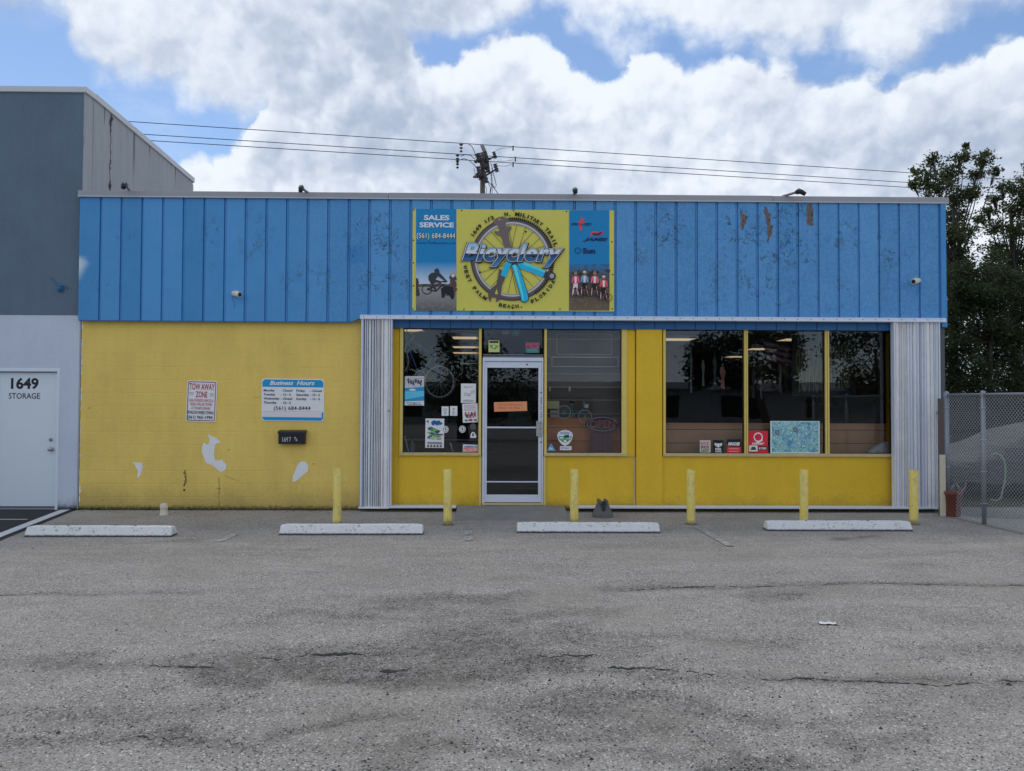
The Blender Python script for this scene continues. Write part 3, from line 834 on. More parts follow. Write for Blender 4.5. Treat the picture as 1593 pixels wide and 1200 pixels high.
# --- header rail (white aluminium track of the shutters) and foot rail
ZR0, ZR1 = 2.985, 3.042
m = MB(); m.box(XS, FX(1463), -0.175, -0.088, ZR0, ZR1, M_ALU); m.box(XS, FX(1463), -0.182, -0.172, ZR0-0.0, ZR0+0.02, M_ALU)
m.box(XS+.002, FX(1463)-.002, -0.168, -0.176, ZR1-.001, ZR1+.008, M_ALU)
x = XS+0.06
while x < FX(1460):
    m.lathe([(0, .005), (.006, .004), (.008, 0)], M_BLACKM, (0,0,0), 8, Matrix.Translation((x, -0.1765, ZR0+0.034)) @ RX); x += 0.205
m.build("shutter_header_rail", sh, bevel=0.003, seg=1)
m = MB()
ZF0, ZF1 = 0.062, 0.092
for x0, x1 in [(XS+.45, FX(711)), (FX(886), FX(1463))]:
    m.box(x0, x1, -0.17, 0.0, ZF0, ZF1, M_ALU)
m.box(XS, XS+.47, -0.165, 0.0, ZF0-.01, ZF1-.012, M_ALU2)
m.build("shutter_foot_rail", sh, bevel=0.003, seg=1)
m = MB()
m.box(XS, FX(1463), 0.02, 0.2, -0.1, ZF0, stucco("plinth", alb(170, 150, 60), 0.15, 0.3, False, .4, .12))
m.build("plinth", sh)
# --- folded accordion shutters
def shutter(px0, px1, n, seed):
    m = MB(); r = random.Random(seed)
    x0, x1 = FX(px0, -0.12), FX(px1, -0.12); z0, z1 = ZF1-0.01, ZR0
    w = (x1-x0); top = []; xs = []; x = x0
    ws = [r.choice([.6, .8, 1, 1.2, 1.9]) for _ in range(n)]; t = sum(ws)
    lean = [r.uniform(-.012, .012) for _ in range(n+1)]
    for i in range(n+1): xs.append(x); x += (w*ws[i]/t if i < n else 0)
    for i in range(n):
        a_, b_ = xs[i], xs[i+1]-r.uniform(.003, .009)
        la, lb = lean[i]*(0 < i), lean[i+1]*(i+1 < n)
        ya, yb = -0.165 + r.uniform(0, .03), -0.135 + r.uniform(0, .04)
        ym = (ya+yb)/2 - 0.012
        mt = M_ALU2 if r.random() < .65 else M_ALU
        # each slat: a shallow folded strip with returns into the gap
        P0 = [(a_, -0.09), (a_+.001, yb), (a_*.6+b_*.4, ya), (a_*.3+b_*.7, ya+.004), (b_, yb+.006), (b_+.001, -0.09)]
        vs = []
        for k, (px_, y_) in enumerate(P0):
            vs += [(px_+la*.6, y_, z0), (px_, y_, (z0+z1)/2), (px_-lb*.3, y_, z1)]
        fs = []
        for k in range(5): fs += [(3*k, 3*k+3, 3*k+4, 3*k+1), (3*k+1, 3*k+4, 3*k+5, 3*k+2)]
        m.add(vs, fs, mt)
    m.box(x0+.005, x1-.005, -0.088, -0.07, z0, z1, M_DARK)
    o = m.build("accordion_shutter", sh)
    e = MB()
    e.box(x0-0.012, x0+.012, -0.172, -0.07, z0, z1, M_ALU); e.box(x1-0.0, x1+.018, -0.172, -0.07, z0, z1-.002, M_ALU)
    e.build("end_post", o, bevel=.004, seg=1)
    l = MB(); xk, zk = x1-.03, 1.55
    l.box(xk-.012, xk+.012, -0.185, -0.16, zk, zk+.03, M_STEEL); l.build("lock", o)
shutter(563, 608, 12, 4); shutter(1390, 1459, 19, 9)

# --- storefront: yellow panels, jambs, windows, door
yW = 0.03
def xw(px): return FX(px, 0.0)
LW = (xw(626.5), xw(744.5)); TW = (xw(752), xw(843.5)); MW = (xw(850.5), xw(967)); R1 = (xw(1035.5), xw(1158)); R2 = (xw(1163.5), xw(1284)); R3 = (xw(1290), xw(1388))
ZS = 0.905                       # glass bottom
def panel(name, *bx, M_=None, bv=0.003):
    m = MB(); m.box(*bx, M_ or YEL); return m.build(name, sh, bevel=bv, seg=1)
panel("storefront_panel", XS+.05, LW[0]-0.06, 0.02, 0.2, ZF0, ZW)
panel("storefront_panel", LW[0]-0.06, LW[1]+.012, 0.012, 0.2, ZF0, ZS-0.045)
panel("storefront_panel", MW[0]-.012, xw(987), 0.014, 0.2, ZF0, ZS-0.045)
panel("storefront_panel", xw(975.5), xw(988), 0.004, 0.2, ZS-0.045, ZW)
panel("pilaster", xw(989.5), xw(1029.5), -0.03, 0.2, ZF0, ZW)
panel("storefront_panel", xw(1029.5), xw(1392), 0.010, 0.2, ZF0, ZS-0.045)
panel("storefront_panel", R3[1]+.01, XR-.2, 0.02, 0.2, ZF0, ZW)
panel("panel_strip", xw(985.8), xw(988.6), 0.004, 0.0145, ZF0+.01, ZS-0.058, M_=M_WOODLT, bv=0)
panel("panel_strip", MW[0]-.006, MW[0]+.004, 0.002, 0.0145, ZF0+.01, ZS-0.058, M_=M_WOODLT, bv=0)
panel("panel_strip", xw(1029.6), xw(1032), -0.012, 0.0105, ZF0+.01, ZS-0.05, bv=0)
panel("panel_strip", MW[0], xw(987), 0.003, 0.0145, ZS-.056, ZS-.046, M_=M_WOODLT, bv=0)
def ringframe(m, x0, x1, z0, z1, l, r, t, b, ya, yb, M_):
    """one continuous rectangular frame round the opening x0..x1, z0..z1"""
    O = [(x0-l, z0-b), (x1+r, z0-b), (x1+r, z1+t), (x0-l, z1+t)]; I = [(x0, z0), (x1, z0), (x1, z1), (x0, z1)]
    vs = [(x, ya, z) for x, z in O] + [(x, ya, z) for x, z in I] + [(x, yb, z) for x, z in O] + [(x, yb, z) for x, z in I]
    fs = []
    for i in range(4):
        k = (i+1) % 4
        fs += [(i, k, 4+k, 4+i), (8+k, 8+i, 12+i, 12+k), (k, i, 8+i, 8+k), (4+i, 4+k, 12+k, 12+i)]
    m.add(vs, fs, M_)
def window(x0, x1, z0, z1, l=.045, r=.045, sill=True, head=.0):
    f = MB()
    ringframe(f, x0, x1, z0+.004, z1+.004, l, r, .016, .003, -0.012, 0.10, M_YTRIM)
    fo = f.build("window", sh, bevel=0.003, seg=1)
    s = MB(); s.box(x0-l-.004, x1+r+.004, -0.03, 0.11, z0-0.045, z0, M_WOODLT)
    if sill: s.build("sill", fo, bevel=0.004, seg=1)
    gk = MB()
    ringframe(gk, x0+.010, x1-.010, z0+.013, z1-.012, .0095, .0095, .0115, .0085, 0.02, 0.07, M_BLACKP)
    gk.build("gasket", fo)
    p = MB(); p.box(x0+.004, x1-.004, 0.040, 0.046, z0+.004, z1-.004, M_GLASS); p.build("glass", fo)
window(*LW, ZS, ZW, .05, .042); window(*MW, ZS, ZW, .04, .085)
window(*R1, ZS, ZW, .04, .024); window(*R2, ZS, ZW, .024, .026); window(*R3, ZS, ZW, .026, .03)
ZD = FZ(556.5, 0, 800); ZTR = FZ(552, 0, 800)
f = MB(); f.box(TW[0]-.01, TW[1]+.01, 0.0, .10, ZD+.0, ZD+.045, M_BLACKP); f.box(TW[0]-.01, TW[1]+.01, -0.004, .0, ZD+.038, ZD+.045, M_STEEL); f.box(TW[0]-.01, TW[1]+.01, -0.004, .0, ZD+.012, ZD+.018, M_STEEL)
fo = f.build("transom_window", sh)
p = MB(); p.box(TW[0], TW[1], 0.040, 0.046, ZD+.045, ZW, M_GLASS); p.build("glass", fo)
# jamb strips beside the door
panel("jamb_trim", xw(745.5), xw(749.5), -0.01, 0.1, ZF1-.02, ZS-.05, M_=M_YTRIM); panel("jamb_trim", xw(845.5), xw(849.5), -0.01, 0.1, ZF1-.02, ZS-.05, M_=M_YTRIM)
# door
D0, D1 = xw(750.5), xw(845); DB = FZ(783, 0, 800)
f = MB()
f.box(D0, D0+.032, -0.02, .10, DB, ZD-.06, M_ALU); f.box(D1-.022, D1, -0.02, .10, DB, ZD-.06, M_ALU); f.box(D0, D1, -0.022, .10, ZD-.06, ZD-.0, M_ALU)
f.build("door_frame", sh, bevel=.004, seg=1)
f = MB(); a0, a1 = xw(752.5)+.012, D1-.024; g0, g1 = xw(757.5), xw(837.5); gz0, gz1 = FZ(770, 0, 800), FZ(572.5, 0, 800)
f.box(a0, g0, 0.0, .045, DB+.012, ZD-.064, M_ALU); f.box(g1, a1, 0.0, .045, DB+.012, ZD-.064, M_ALU)
f.box(g0, g1, 0.001, .045, DB+.012, gz0, M_ALU); f.box(g0, g1, 0.001, .045, gz1, ZD-.064, M_ALU)
do = f.build("entrance_door", sh, bevel=.005, seg=2)
f = MB(); zc = FZ(665.5, 0, 800); f.box(g0, g1, -0.004, .03, zc-.011, zc+.013, M_ALU); f.build("push_bar", do, bevel=.004, seg=1)
f = MB(); zc2 = FZ(750, 0, 800); f.box(g0, g1, -0.002, .03, zc2-.009, zc2+.010, M_ALU); f.build("kick_rail", do, bevel=.003, seg=1)
p = MB(); p.box(g0, g1, 0.030, 0.036, gz0, gz1, M_GLASS); p.build("glass", do)
f = MB(); x_, z_ = Fp(838.5, 667)
f.box(x_-.045, x_+.055, -0.03, -0.002, z_-.12, z_+.12, mat("dull lock plate", alb(118, 126, 140), .4, .1, 9, .05, 60, metal=.3))
for dz_ in (-.08, 0.0, .08): f.lathe([(0, .006), (.007, .004), (.009, 0)], M_BLACKM, (0,0,0), 10, Matrix.Translation((x_+.02, -0.03, z_+dz_)) @ RX)
f.build("lock_plate", do, bevel=.004, seg=1)
for px, py in ((841.5, 611), (841.5, 688), (820, 567.5)):
    f = MB(); x2, z2 = Fp(px, py); f.lathe([(0, .010), (.009, .008), (.012, 0)], M_BLACKM, (0,0,0), 12, Matrix.Translation((x2, -0.0 if py < 600 else -.02, z2)) @ RX); f.build("door_bolt", do)
f = MB(); x2, z2 = Fp(842, 633)
M_BLV = mat("dark blue vinyl", (0.02, 0.03, 0.055), .5, .05, 5, 0)
f.box(x2-.012, x2+.013, -0.0215, -0.0195, z2-.19, z2+.17, M_WDOOR)
f.text("PULL TO OPEN", x2+.012, z2-.01, .020, M_BLV, -0.0225, w=.33, bold=.03, rot=pi/2)
f.build("door_lettering", do)
# threshold
f = MB(); f.box(D0, D1, -0.05, 0.1, DB-.03, DB, M_WOODLT); f.build("threshold", sh, bevel=.004, seg=1)
# roof and dim interior
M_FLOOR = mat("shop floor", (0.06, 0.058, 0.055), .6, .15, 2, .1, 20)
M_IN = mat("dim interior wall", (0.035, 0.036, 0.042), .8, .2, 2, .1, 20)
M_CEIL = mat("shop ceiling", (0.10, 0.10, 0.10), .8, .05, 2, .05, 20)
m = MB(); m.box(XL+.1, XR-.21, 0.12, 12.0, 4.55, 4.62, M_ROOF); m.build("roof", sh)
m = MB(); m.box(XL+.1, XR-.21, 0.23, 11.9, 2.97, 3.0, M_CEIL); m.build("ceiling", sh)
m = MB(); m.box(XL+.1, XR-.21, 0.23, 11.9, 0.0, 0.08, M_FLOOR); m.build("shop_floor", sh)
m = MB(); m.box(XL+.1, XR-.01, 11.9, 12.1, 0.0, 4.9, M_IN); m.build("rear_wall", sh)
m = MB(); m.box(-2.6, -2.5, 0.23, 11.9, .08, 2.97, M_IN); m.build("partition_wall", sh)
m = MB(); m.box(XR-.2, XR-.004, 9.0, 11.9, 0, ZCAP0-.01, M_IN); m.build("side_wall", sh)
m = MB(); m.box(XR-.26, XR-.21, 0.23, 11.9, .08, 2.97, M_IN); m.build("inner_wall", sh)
# parapet backing behind the siding
m = MB(); m.box(XL+.01, XR-.02, -0.03, 0.12, 3.05, ZCAP0, M_IN); m.build("parapet", sh)
# ================================================================== MAIN SIGN
yB = -0.105
bl = FX(640, yB), FX(955, yB), FZ(484, yB, 800), FZ(326.5, yB, 800)
sg = thing("shop_sign", ((bl[0]+bl[1])/2, yB, bl[2]), "large lime and blue sign with wheel and wrench emblem on the blue siding", "sign")
LIME = flat(152, 155, 76); CY = flat(8, 98, 158); 
m = MB(); m.box(bl[0], bl[1], yB, -0.087, bl[2], bl[3], LIME); m.build("sign_board", sg)
class Art(MB):
    """flat printed shapes, each layer a hair in front of the one below"""
    def __init__(s, y, tf): super().__init__(); s.y = y; s.tf = tf; s.k = 0
    def L(s): s.k += 1; return s.y - 0.00045*s.k
    def P(s, pts, m): s.flatpoly([s.tf(*p) for p in pts], s.L(), m)
    def R(s, x0, y0, x1, y1, m): s.P([(x0, y1), (x1, y1), (x1, y0), (x0, y0)], m)
    def T(s, txt, x, y, h, m, w=None, **k):
        X, Z = s.tf(x, y); X1, Z1 = s.tf(x, y-h)
        W_ = None if w is None else abs(s.tf(x+w, y)[0] - X)
        s.text(txt, X, Z, abs(Z1-Z), m, s.L(), w=W_, **k)
    def LN(s, a, b, w, m):
        A, B = Vector(s.tf(*a)), Vector(s.tf(*b)); d = (B-A).normalized(); n = Vector((-d.y, d.x))*(w/2)
        s.flatpoly([tuple(A-n), tuple(B-n), tuple(B+n), tuple(A+n)], s.L(), m)
    def C(s, x, y, r, m, n=20, sx=1, sz=1):
        X, Z = s.tf(x, y); R_ = abs(s.tf(x+r, y)[0]-X); s.disc(X, Z, R_, s.L(), m, n, sx, sz)
    def RG(s, x, y, r0, r1, m, n=64, a0=0, a1=2*pi):
        X, Z = s.tf(x, y); k = abs(s.tf(x+1, y)[0]-X); s.ring(X, Z, r0*k, r1*k, s.L(), m, n, a0, a1)
    def arc(s, txt, cx, cy, rad, a0, a1, h, m, inner=False, bold=0.02):
        """letters spread along an arc between angles a0..a1 (degrees)"""
        X, Z = s.tf(cx, cy); k = abs(s.tf(cx+1, cy)[0]-X); y = s.L(); n = len(txt)
        for i, ch in enumerate(txt):
            if ch == ' ': continue
            a = radians(a0 + (a1-a0)*(i/(n-1) if n > 1 else .5))
            x_, z_ = X + rad*k*cos(a), Z + rad*k*sin(a)
            s.text(ch, x_, z_, h*k, m, y, bold=bold, rot=(a + pi/2) if inner else (a - pi/2), w=(h*k*(0.35 if ch in 'I1.,' else 1.0 if ch not in 'MW' else 1.25)))
tB = lambda x, y: Fp(630 + x/4.685, 310 + y/4.685, yB)
WHT = flat(185, 198, 222, 1.0); NAVY = flat(8, 30, 78); INK = flat(16, 18, 24); GR1 = flat(70, 66, 74); GR2 = flat(42, 42, 50); SIL = flat(142, 150, 168)
SKYB = flat(22, 140, 205); SKYB2 = flat(12, 100, 178); RED = flat(196, 56, 62); 
a = Art(yB - 0.001, tB)
a.R(80, 72, 375, 812, CY); a.build("side_panel", sg)
a = Art(yB - 0.001, tB); a.R(1196, 82, 1490, 812, CY); a.build("side_panel", sg)
# --- left picture: jumping rider
def graded(name, c0, c1, z0, z1, noise=0.0, c2=None):
    """a printed photo background: its colours run from c0 at z0 to c1 at z1"""
    m, g = newmat(name); x, y, z = g.xyz(g.pos())
    n = g.noise(g.pos(), 18, 6, 0.7)
    f = g.maprange(z + (n-0.5)*noise*0.3, z0, z1, 0, 1, 'LINEAR')
    c = g.mix(f, c0, c1)
    if c2: c = g.mix(n.sm(0.52, 0.62), c, c2)
    g.put(g.p.inputs['Base Color'], c); g.put(g.p.inputs['Roughness'], .55); return m
zA = tB(80, 610)[1]; zB_ = tB(80, 465)[1]; zC_ = tB(80, 800)[1]
M_SKYP = graded("print sky", alb(140, 160, 190), alb(24, 104, 166), zA, zB_, 0.05)
M_GRP = graded("print track", alb(70, 72, 78), alb(120, 126, 138), zC_, zA, 0.8, alb(92, 94, 98))
a = Art(yB - 0.0035, tB)
a.R(80, 460, 375, 625, M_SKYP); a.R(80, 618, 375, 812, M_GRP)
a.P([(80,625),(130,618),(180,622),(250,614),(310,622),(375,616),(375,640),(80,640)], flat(62, 64, 66))
a.P([(80,575),(95,580),(102,605),(98,640),(110,700),(90,712),(80,700)], GR2)
for k in range(6): a.P(irregular(350, 545+k*28, 24, 24, 12, .4, k), flat(52+k*4, 50, 56) if k else flat(120, 128, 140))
a.P([(262,650),(290,640),(350,640),(360,720),(345,735),(320,700),(295,690),(285,722),(268,718)], INK)
for (bx, by, br) in [(160, 658, 38), (305, 668, 36)]: a.RG(bx, by, br-6, br, INK, 28)
for p in [((160,658),(215,640)), ((215,640),(262,612)), ((215,640),(225,672)), ((160,658),(225,672)), ((225,672),(280,620)), ((280,620),(305,668)), ((270,600),(300,606))]: a.LN(*p, .018, flat(60, 26, 34) if p[0] == (215,640) else INK)
a.P([(218,512),(235,508),(250,520),(252,540),(262,548),(300,590),(312,602),(302,606),(255,572),(240,562),(222,588),(240,592),(272,602),(262,614),(230,608),(205,618),(228,650),(222,666),(208,650),(186,612),(172,585),(172,560),(190,540),(218,536),(214,522)], flat(34, 38, 50))
a.C(234, 521, 15, flat(34, 44, 62))
a.C(350, 560, 12, flat(150, 160, 172)); 
a.build("rider_picture", sg)
# --- right picture: four riders
a = Art(yB - 0.0035, tB)
zA = tB(1200, 560)[1]; zB_ = tB(1200, 470)[1]; zC_ = tB(1200, 800)[1]
M_TR = graded("print trees", alb(58, 60, 66), alb(14, 92, 150), zA, zB_, 0.35, alb(40, 44, 50))
M_GR = graded("print grass", alb(74, 66, 58), alb(40, 38, 40), zC_, zA, 0.6, alb(92, 84, 70))
a.R(1196, 475, 1490, 620, M_TR); a.R(1196, 618, 1490, 812, M_GR)
rr = random.Random(8)
for i in range(26): a.P(irregular(rr.uniform(1200, 1486), rr.uniform(520, 600), rr.uniform(6, 18), rr.uniform(6, 18), 9, .5, i), flat(*rr.choice([(44,48,52), (66,68,74), (88,92,100), (34,36,40)])))
for i, (x_, y_, cj, cl) in enumerate([(1243, 540, (170, 70, 96), (176, 160, 178)), (1308, 535, (92, 120, 160), (50, 56, 70)), (1382, 540, (186, 84, 104), (64, 60, 66)), (1447, 570, (176, 66, 84), (70, 60, 64))]):
    J, Lg = flat(*cj), flat(*cl)
    a.P([(x_-26,y_+35),(x_-14,y_+22),(x_+14,y_+22),(x_+26,y_+35),(x_+30,y_+70),(x_+20,y_+74),(x_+15,y_+50),(x_+14,y_+76),(x_-14,y_+76),(x_-15,y_+50),(x_-22,y_+74),(x_-30,y_+70)], J)
    a.P([(x_-8,y_+26),(x_+8,y_+26),(x_+6,y_+72),(x_-6,y_+72)], flat(196, 180, 196) if i != 1 else flat(150, 170, 200))
    a.P([(x_-15,y_+76),(x_+15,y_+76),(x_+20,y_+150),(x_+10,y_+165),(x_+3,y_+100),(x_-8,y_+110),(x_-20,y_+165),(x_-28,y_+160)], Lg if i == 0 else INK)
    a.LN((x_-20, y_+110), (x_-24, y_+165), .012, flat(170, 150, 168)); a.LN((x_+12, y_+100), (x_+22, y_+160), .012, flat(170, 130, 150))
    a.C(x_, y_+8, 10, flat(120, 92, 82)); a.P([(x_-13,y_+3),(x_-9,y_-9),(x_+8,y_-10),(x_+13,y_+2)], flat(166, 168, 176) if i % 2 else flat(110, 100, 84))
    a.RG(x_-4, y_+140, 26, 30, INK, 24); a.RG(x_+34, y_+150, 24, 28, INK, 24)
    a.LN((x_-4, y_+140), (x_+20, y_+105), .008, flat(120, 50, 60)); a.LN((x_+20, y_+105), (x_+34, y_+150), .008, INK)
a.build("team_picture", sg)
# --- left lettering
a = Art(yB - 0.0035, tB)
a.T("SALES", 231, 152, 34, WHT, w=186, bold=.035); a.T("SERVICE", 231, 205, 34, WHT, w=250, bold=.035)
a.T("(561) 684-8444", 228, 288, 37, INK, w=286, bold=.035, spacing=1.08); a.T("(561) 684-8444", 226, 285, 36, flat(196, 196, 176), w=280, bold=.012, spacing=1.1)
a.T("www.TheBicyclery.com", 228, 327, 16, NAVY, w=284, bold=.0)
# --- right lettering
a.T("SPECIALIZED", 1285, 192, 17, NAVY, w=146, shear=.25, bold=.02)
a.P([(1268,165),(1280,150),(1288,125),(1296,145),(1312,142),(1300,160),(1318,172),(1296,176),(1288,190),(1292,212),(1280,240),(1272,212),(1278,192),(1262,198),(1272,180),(1256,172)], RED)
a.T("SPECIALIZED", 1285, 192, 15, NAVY, w=142, shear=.25, bold=.0)
def swoosh(pts, m): a.P(pts, m)
swoosh([(1345,262),(1365,240),(1395,236),(1412,250),(1395,248),(1372,252),(1362,262),(1372,268),(1352,270)], RED)
swoosh([(1380,266),(1400,262),(1416,242),(1438,236),(1448,248),(1430,266),(1400,272)], flat(150, 50, 70))
swoosh([(1358,252),(1380,250),(1400,256),(1420,244),(1438,240),(1426,258),(1400,268),(1376,262)], NAVY)
a.T("JAMIS", 1388, 304, 20, NAVY, w=182, shear=.4, bold=.05)
a.T("Sun", 1341, 395, 36, NAVY, w=92, bold=.045)
for k in range(10):
    an = k*2*pi/10; a.LN((1260+15*cos(an), 376+15*sin(an)), (1260+25*cos(an), 376+25*sin(an)), .012, NAVY)
a.build("sign_lettering", sg)
# --- wheel, wrenches and arc lettering
tC = lambda x, y: Fp(710 + x/7.5, 325 + y/7.5, yB)
a = Art(yB - 0.002, tC)
cx, cy = 652, 592
y0_ = a.L(); X, Z = tC(cx, cy); k = abs(tC(cx+1, cy)[0]-X)
for i in range(24):      # spokes cross at the hub
    an = 2*pi*(i+.5)/24; off = 0.9 if i % 2 else -0.9
    p = (cx + 45*cos(an+off), cy + 45*sin(an+off)); q = (cx + 415*cos(an), cy + 415*sin(an))
    a.LN(p, q, .0062, flat(64, 62, 50))
a.RG(cx, cy, 408, 442, SIL, 90); a.RG(cx, cy, 412, 420, flat(88, 92, 104), 90)
a.RG(cx, cy, 437, 482, GR1, 90); a.RG(cx, cy, 470, 484, GR2, 90)
yt = a.L()
for i in range(52):      # knobs of the tread on the right-hand side
    an = radians(-55 + i*2.9)
    r0, r1 = 455, 496; w_ = radians(.8)
    pts = [(X + r*k*cos(an+o), Z + r*k*sin(an+o)) for r, o in ((r0, -w_), (r1, -w_*.3), (r1, w_*1.4), (r0, w_))]
    a.flatpoly(pts, yt, INK)
for px_, py_ in [(810, 270), (275, 742)]: a.P([(px_-12, py_), (px_, py_-16), (px_+12, py_), (px_, py_+16)], INK)
WR = [(560,460),(545,390),(520,325),(470,310),(438,275),(450,262),(490,270),(505,250),(500,220),(470,195),(425,165),(440,135),(480,105),(540,92),(590,115),(620,140),(585,160),(570,185),(580,210),(600,215),(640,205),(640,240),(610,275),(612,330),(630,400),(645,460)]
a.P(WR, flat(82, 76, 84)); a.C(502, 128, 9, flat(140, 138, 120))
a.P([(500,700),(470,880),(400,940),(370,1000),(375,1050),(400,1095),(405,1040),(440,1030),(470,1050),(460,1095),(510,1060),(520,1000),(530,900),(590,760)], flat(66, 62, 70))
a.P([(470,935),(485,1000),(448,995)], LIME)
a.P([(600,580),(560,660),(516,775),(575,805),(610,715),(665,600)], SKYB)
a.P([(690,615),(790,620),(1060,735),(1030,805),(745,700)], SKYB)
a.P([(700,612),(780,618),(1050,732),(1042,752),(760,648)], flat(60, 168, 222))
a.P([(1040,728),(1085,745),(1060,840),(1010,800)], GR2)
a.C(1110, 790, 50, GR2); a.C(1112, 788, 36, GR1); a.C(1114, 786, 22, SIL); a.C(1114, 786, 8, INK)
a.P([(640,660),(690,640),(735,690),(838,1000),(848,1060),(800,1102),(752,1080),(738,1000)], INK)
a.P([(646,666),(690,648),(730,692),(832,1004),(840,1056),(800,1092),(759,1074),(744,1000)], SKYB)
a.P([(660,664),(684,656),(700,690),(780,1010),(782,1080),(770,1070),(758,1000)], flat(70, 176, 228))
a.arc("1649 1/2", cx, cy, 520, 149, 116, 40, INK, bold=.05)
a.arc("N. MILITARY", cx, cy, 510, 98, 51, 42, INK, bold=.05); a.arc("TRAIL", cx, cy, 512, 41, 19, 42, INK, bold=.05)
a.arc("WEST PALM", cx, cy, 574, 190, 235, 40, INK, True, .05); a.arc("BEACH,", cx, cy, 570, 256, 281, 38, INK, True, .05); a.arc("FLORIDA", cx, cy, 564, 296, 331, 40, INK, True, .05)
a.build("wheel_emblem", sg)
# --- the big name
a = Art(yB - 0.0280, tC)
def split_mat():
    m, g = newmat("print lettering two tone"); x, y, z = g.xyz(g.pos())
    zt, zm, zb = tC(0, 385)[1], tC(0, 528)[1], tC(0, 680)[1]
    n = g.noise(g.pos(), 12, 2, .5)
    up = g.maprange(z, zm, zt, 0, 1, 'LINEAR'); dn = g.maprange(z, zm, zb, 0, 1, 'LINEAR')
    cu = g.mix(up, alb(168, 184, 210), alb(74, 142, 196)); cd = g.mix(dn, alb(10, 26, 66), alb(30, 110, 172))
    c = g.mix((z + (n-.5)*.03).sm(zm-.001, zm+.001), cd, cu)
    g.put(g.p.inputs['Base Color'], c); g.put(g.p.inputs['Roughness'], .5); return m
M2 = split_mat()
ws = 1085
def name_layer(mt, bold, dx=0, dy=0, w=1085):
    # slab feet on the capital and stems give the name its script-like look
    a.T("Bicyclery", 655+dx, 604+dy, 190, mt, w=w, bold=bold, shear=.30, spacing=1.10, res=6)
name_layer(INK, .092, 7, 8, 1212); name_layer(INK, .080, 0, 0, 1205); name_layer(SIL, .072, 0, 0, 1192); name_layer(NAVY, .046, 0, 0, 1162); name_layer(M2, .030, 0, 0, 1142)
a.build("name_lettering", sg)
for px, py in [(413,84),(790,84),(1177,90),(430,803),(783,797),(1130,803),(64,78),(62,300),(62,464),(62,632),(58,800),(1508,312),(1514,550),(1510,800)]:
    m = MB(); x_, z_ = tB(px, py); m.lathe([(0, .004), (.009, .003), (.012, 0)], M_BLACKM, (0,0,0), 10, Matrix.Translation((x_, yB-.0005, z_)) @ RX); m.build("screw", sg)

# ================================================================== TOW AWAY SIGN
tT = lambda x, y: Fp(280 + x/15, 585 + y/15, -0.012)
c = Vector(tT(500, 595)); 
ts = thing("tow_sign", (c.x, -0.002, tT(500, 1070)[1]), "slightly tilted white tow away zone sign with red lettering on the yellow wall", "sign")
def rrect(x0, y0, x1, y1, r, tf, skew=0.0, n=5):
    pts = []
    for cx_, cy_, a0 in [(x1-r, y0+r, -90), (x1-r, y1-r, 0), (x0+r, y1-r, 90), (x0+r, y0+r, 180)]:
        for i in range(n+1):
            an = radians(a0 + 90*i/n); xx, yy_ = cx_ + r*cos(an), cy_ + r*sin(an)
            pts.append(tf(xx - skew*(yy_-600), yy_))
    return pts
sk = 0.042
tTs = lambda x, y: tT(x - sk*(y-600), y + 0.03*(x-500))
m = MB(); WS = flat(176, 184, 206)
m.prism(rrect(150, 115, 850, 1070, 55, tTs), -0.012, -0.003, WS); m.build("sign_plate", ts)
a = Art(-0.0125, tTs)
yb = a.L()
outer = rrect(172, 135, 828, 1050, 42, tTs); inner = rrect(190, 153, 810, 1032, 34, tTs)
n = len(outer); a.add([(x, yb, z) for x, z in outer] + [(x, yb, z) for x, z in inner], [(i, n+i, n+(i+1) % n, (i+1) % n) for i in range(n)], flat(84, 50, 66))
RD = flat(126, 16, 40); DK = flat(34, 40, 58)
def tt(txt, x, y, h, mt, w, bold=0.03): a.T(txt, x, y, h, mt, w=w, bold=bold, rot=-0.03)
tt("TOW AWAY", 500, 325, 145, RD, 590, .02); tt("ZONE", 497, 500, 135, RD, 270, .02)
tt("24 HOURS", 262, 415, 28, DK, 115, .0); tt("A DAY", 262, 460, 26, DK, 95, 0); tt("7 DAYS", 735, 428, 28, DK, 100, .0); tt("A WEEK", 735, 470, 26, DK, 95, 0)
tt("UNAUTHORIZED VEHICLES &", 495, 605, 66, RD, 570, .0); tt("VESSELS WILL BE TOWED", 495, 695, 66, RD, 520, .0); tt("AT OWNER'S EXPENSE", 488, 785, 60, RD, 450, .0)
tt("DETAILS ON WHEELS TOWING", 485, 890, 72, DK, 620, .015); a.T("(561) 965-1990", 480, 1000, 70, DK, w=590, bold=.02, rot=-.03, spacing=1.06)
a.build("lettering", ts)
for q in [(500, 138), (470, 1035)]:
    m = MB(); x_, z_ = tTs(*q); m.lathe([(0, .004), (.005, .003), (.007, 0)], M_BLACKM, (0,0,0), 8, Matrix.Translation((x_, -0.0135, z_)) @ RX); m.build("screw", ts)
# ================================================================== BUSINESS HOURS SIGN
tH = lambda x, y: Fp(270 + x/5.715, 570 + y/5.715, -0.012)
tHs = lambda x, y: tH(x, y + 0.012*(x-1060))
x_, z_ = tH(1060, 490)
hs = thing("hours_sign", (x_, -0.002, z_), "white business hours board with blue header and footer on the yellow wall", "sign")
m = MB(); m.prism(rrect(782, 112, 1338, 488, 26, tHs), -0.012, -0.003, WS); m.build("sign_plate", hs)
a = Art(-0.0125, tHs); HB = flat(14, 112, 172)
pts = rrect(788, 118, 1332, 482, 22, tHs)
a.P([(790,186),(790,140),(812,120),(1310,120),(1332,140),(1332,186)], HB); a.P([(788,454),(1332,454),(1332,462),(1312,482),(808,482),(788,464)], HB)
a.P([(1316,410),(1332,404),(1332,456),(1316,456)], HB); a.LN((788, 406), (1320, 400), .003, flat(110, 118, 130)); a.R(792, 409, 1316, 452, flat(160, 166, 184))
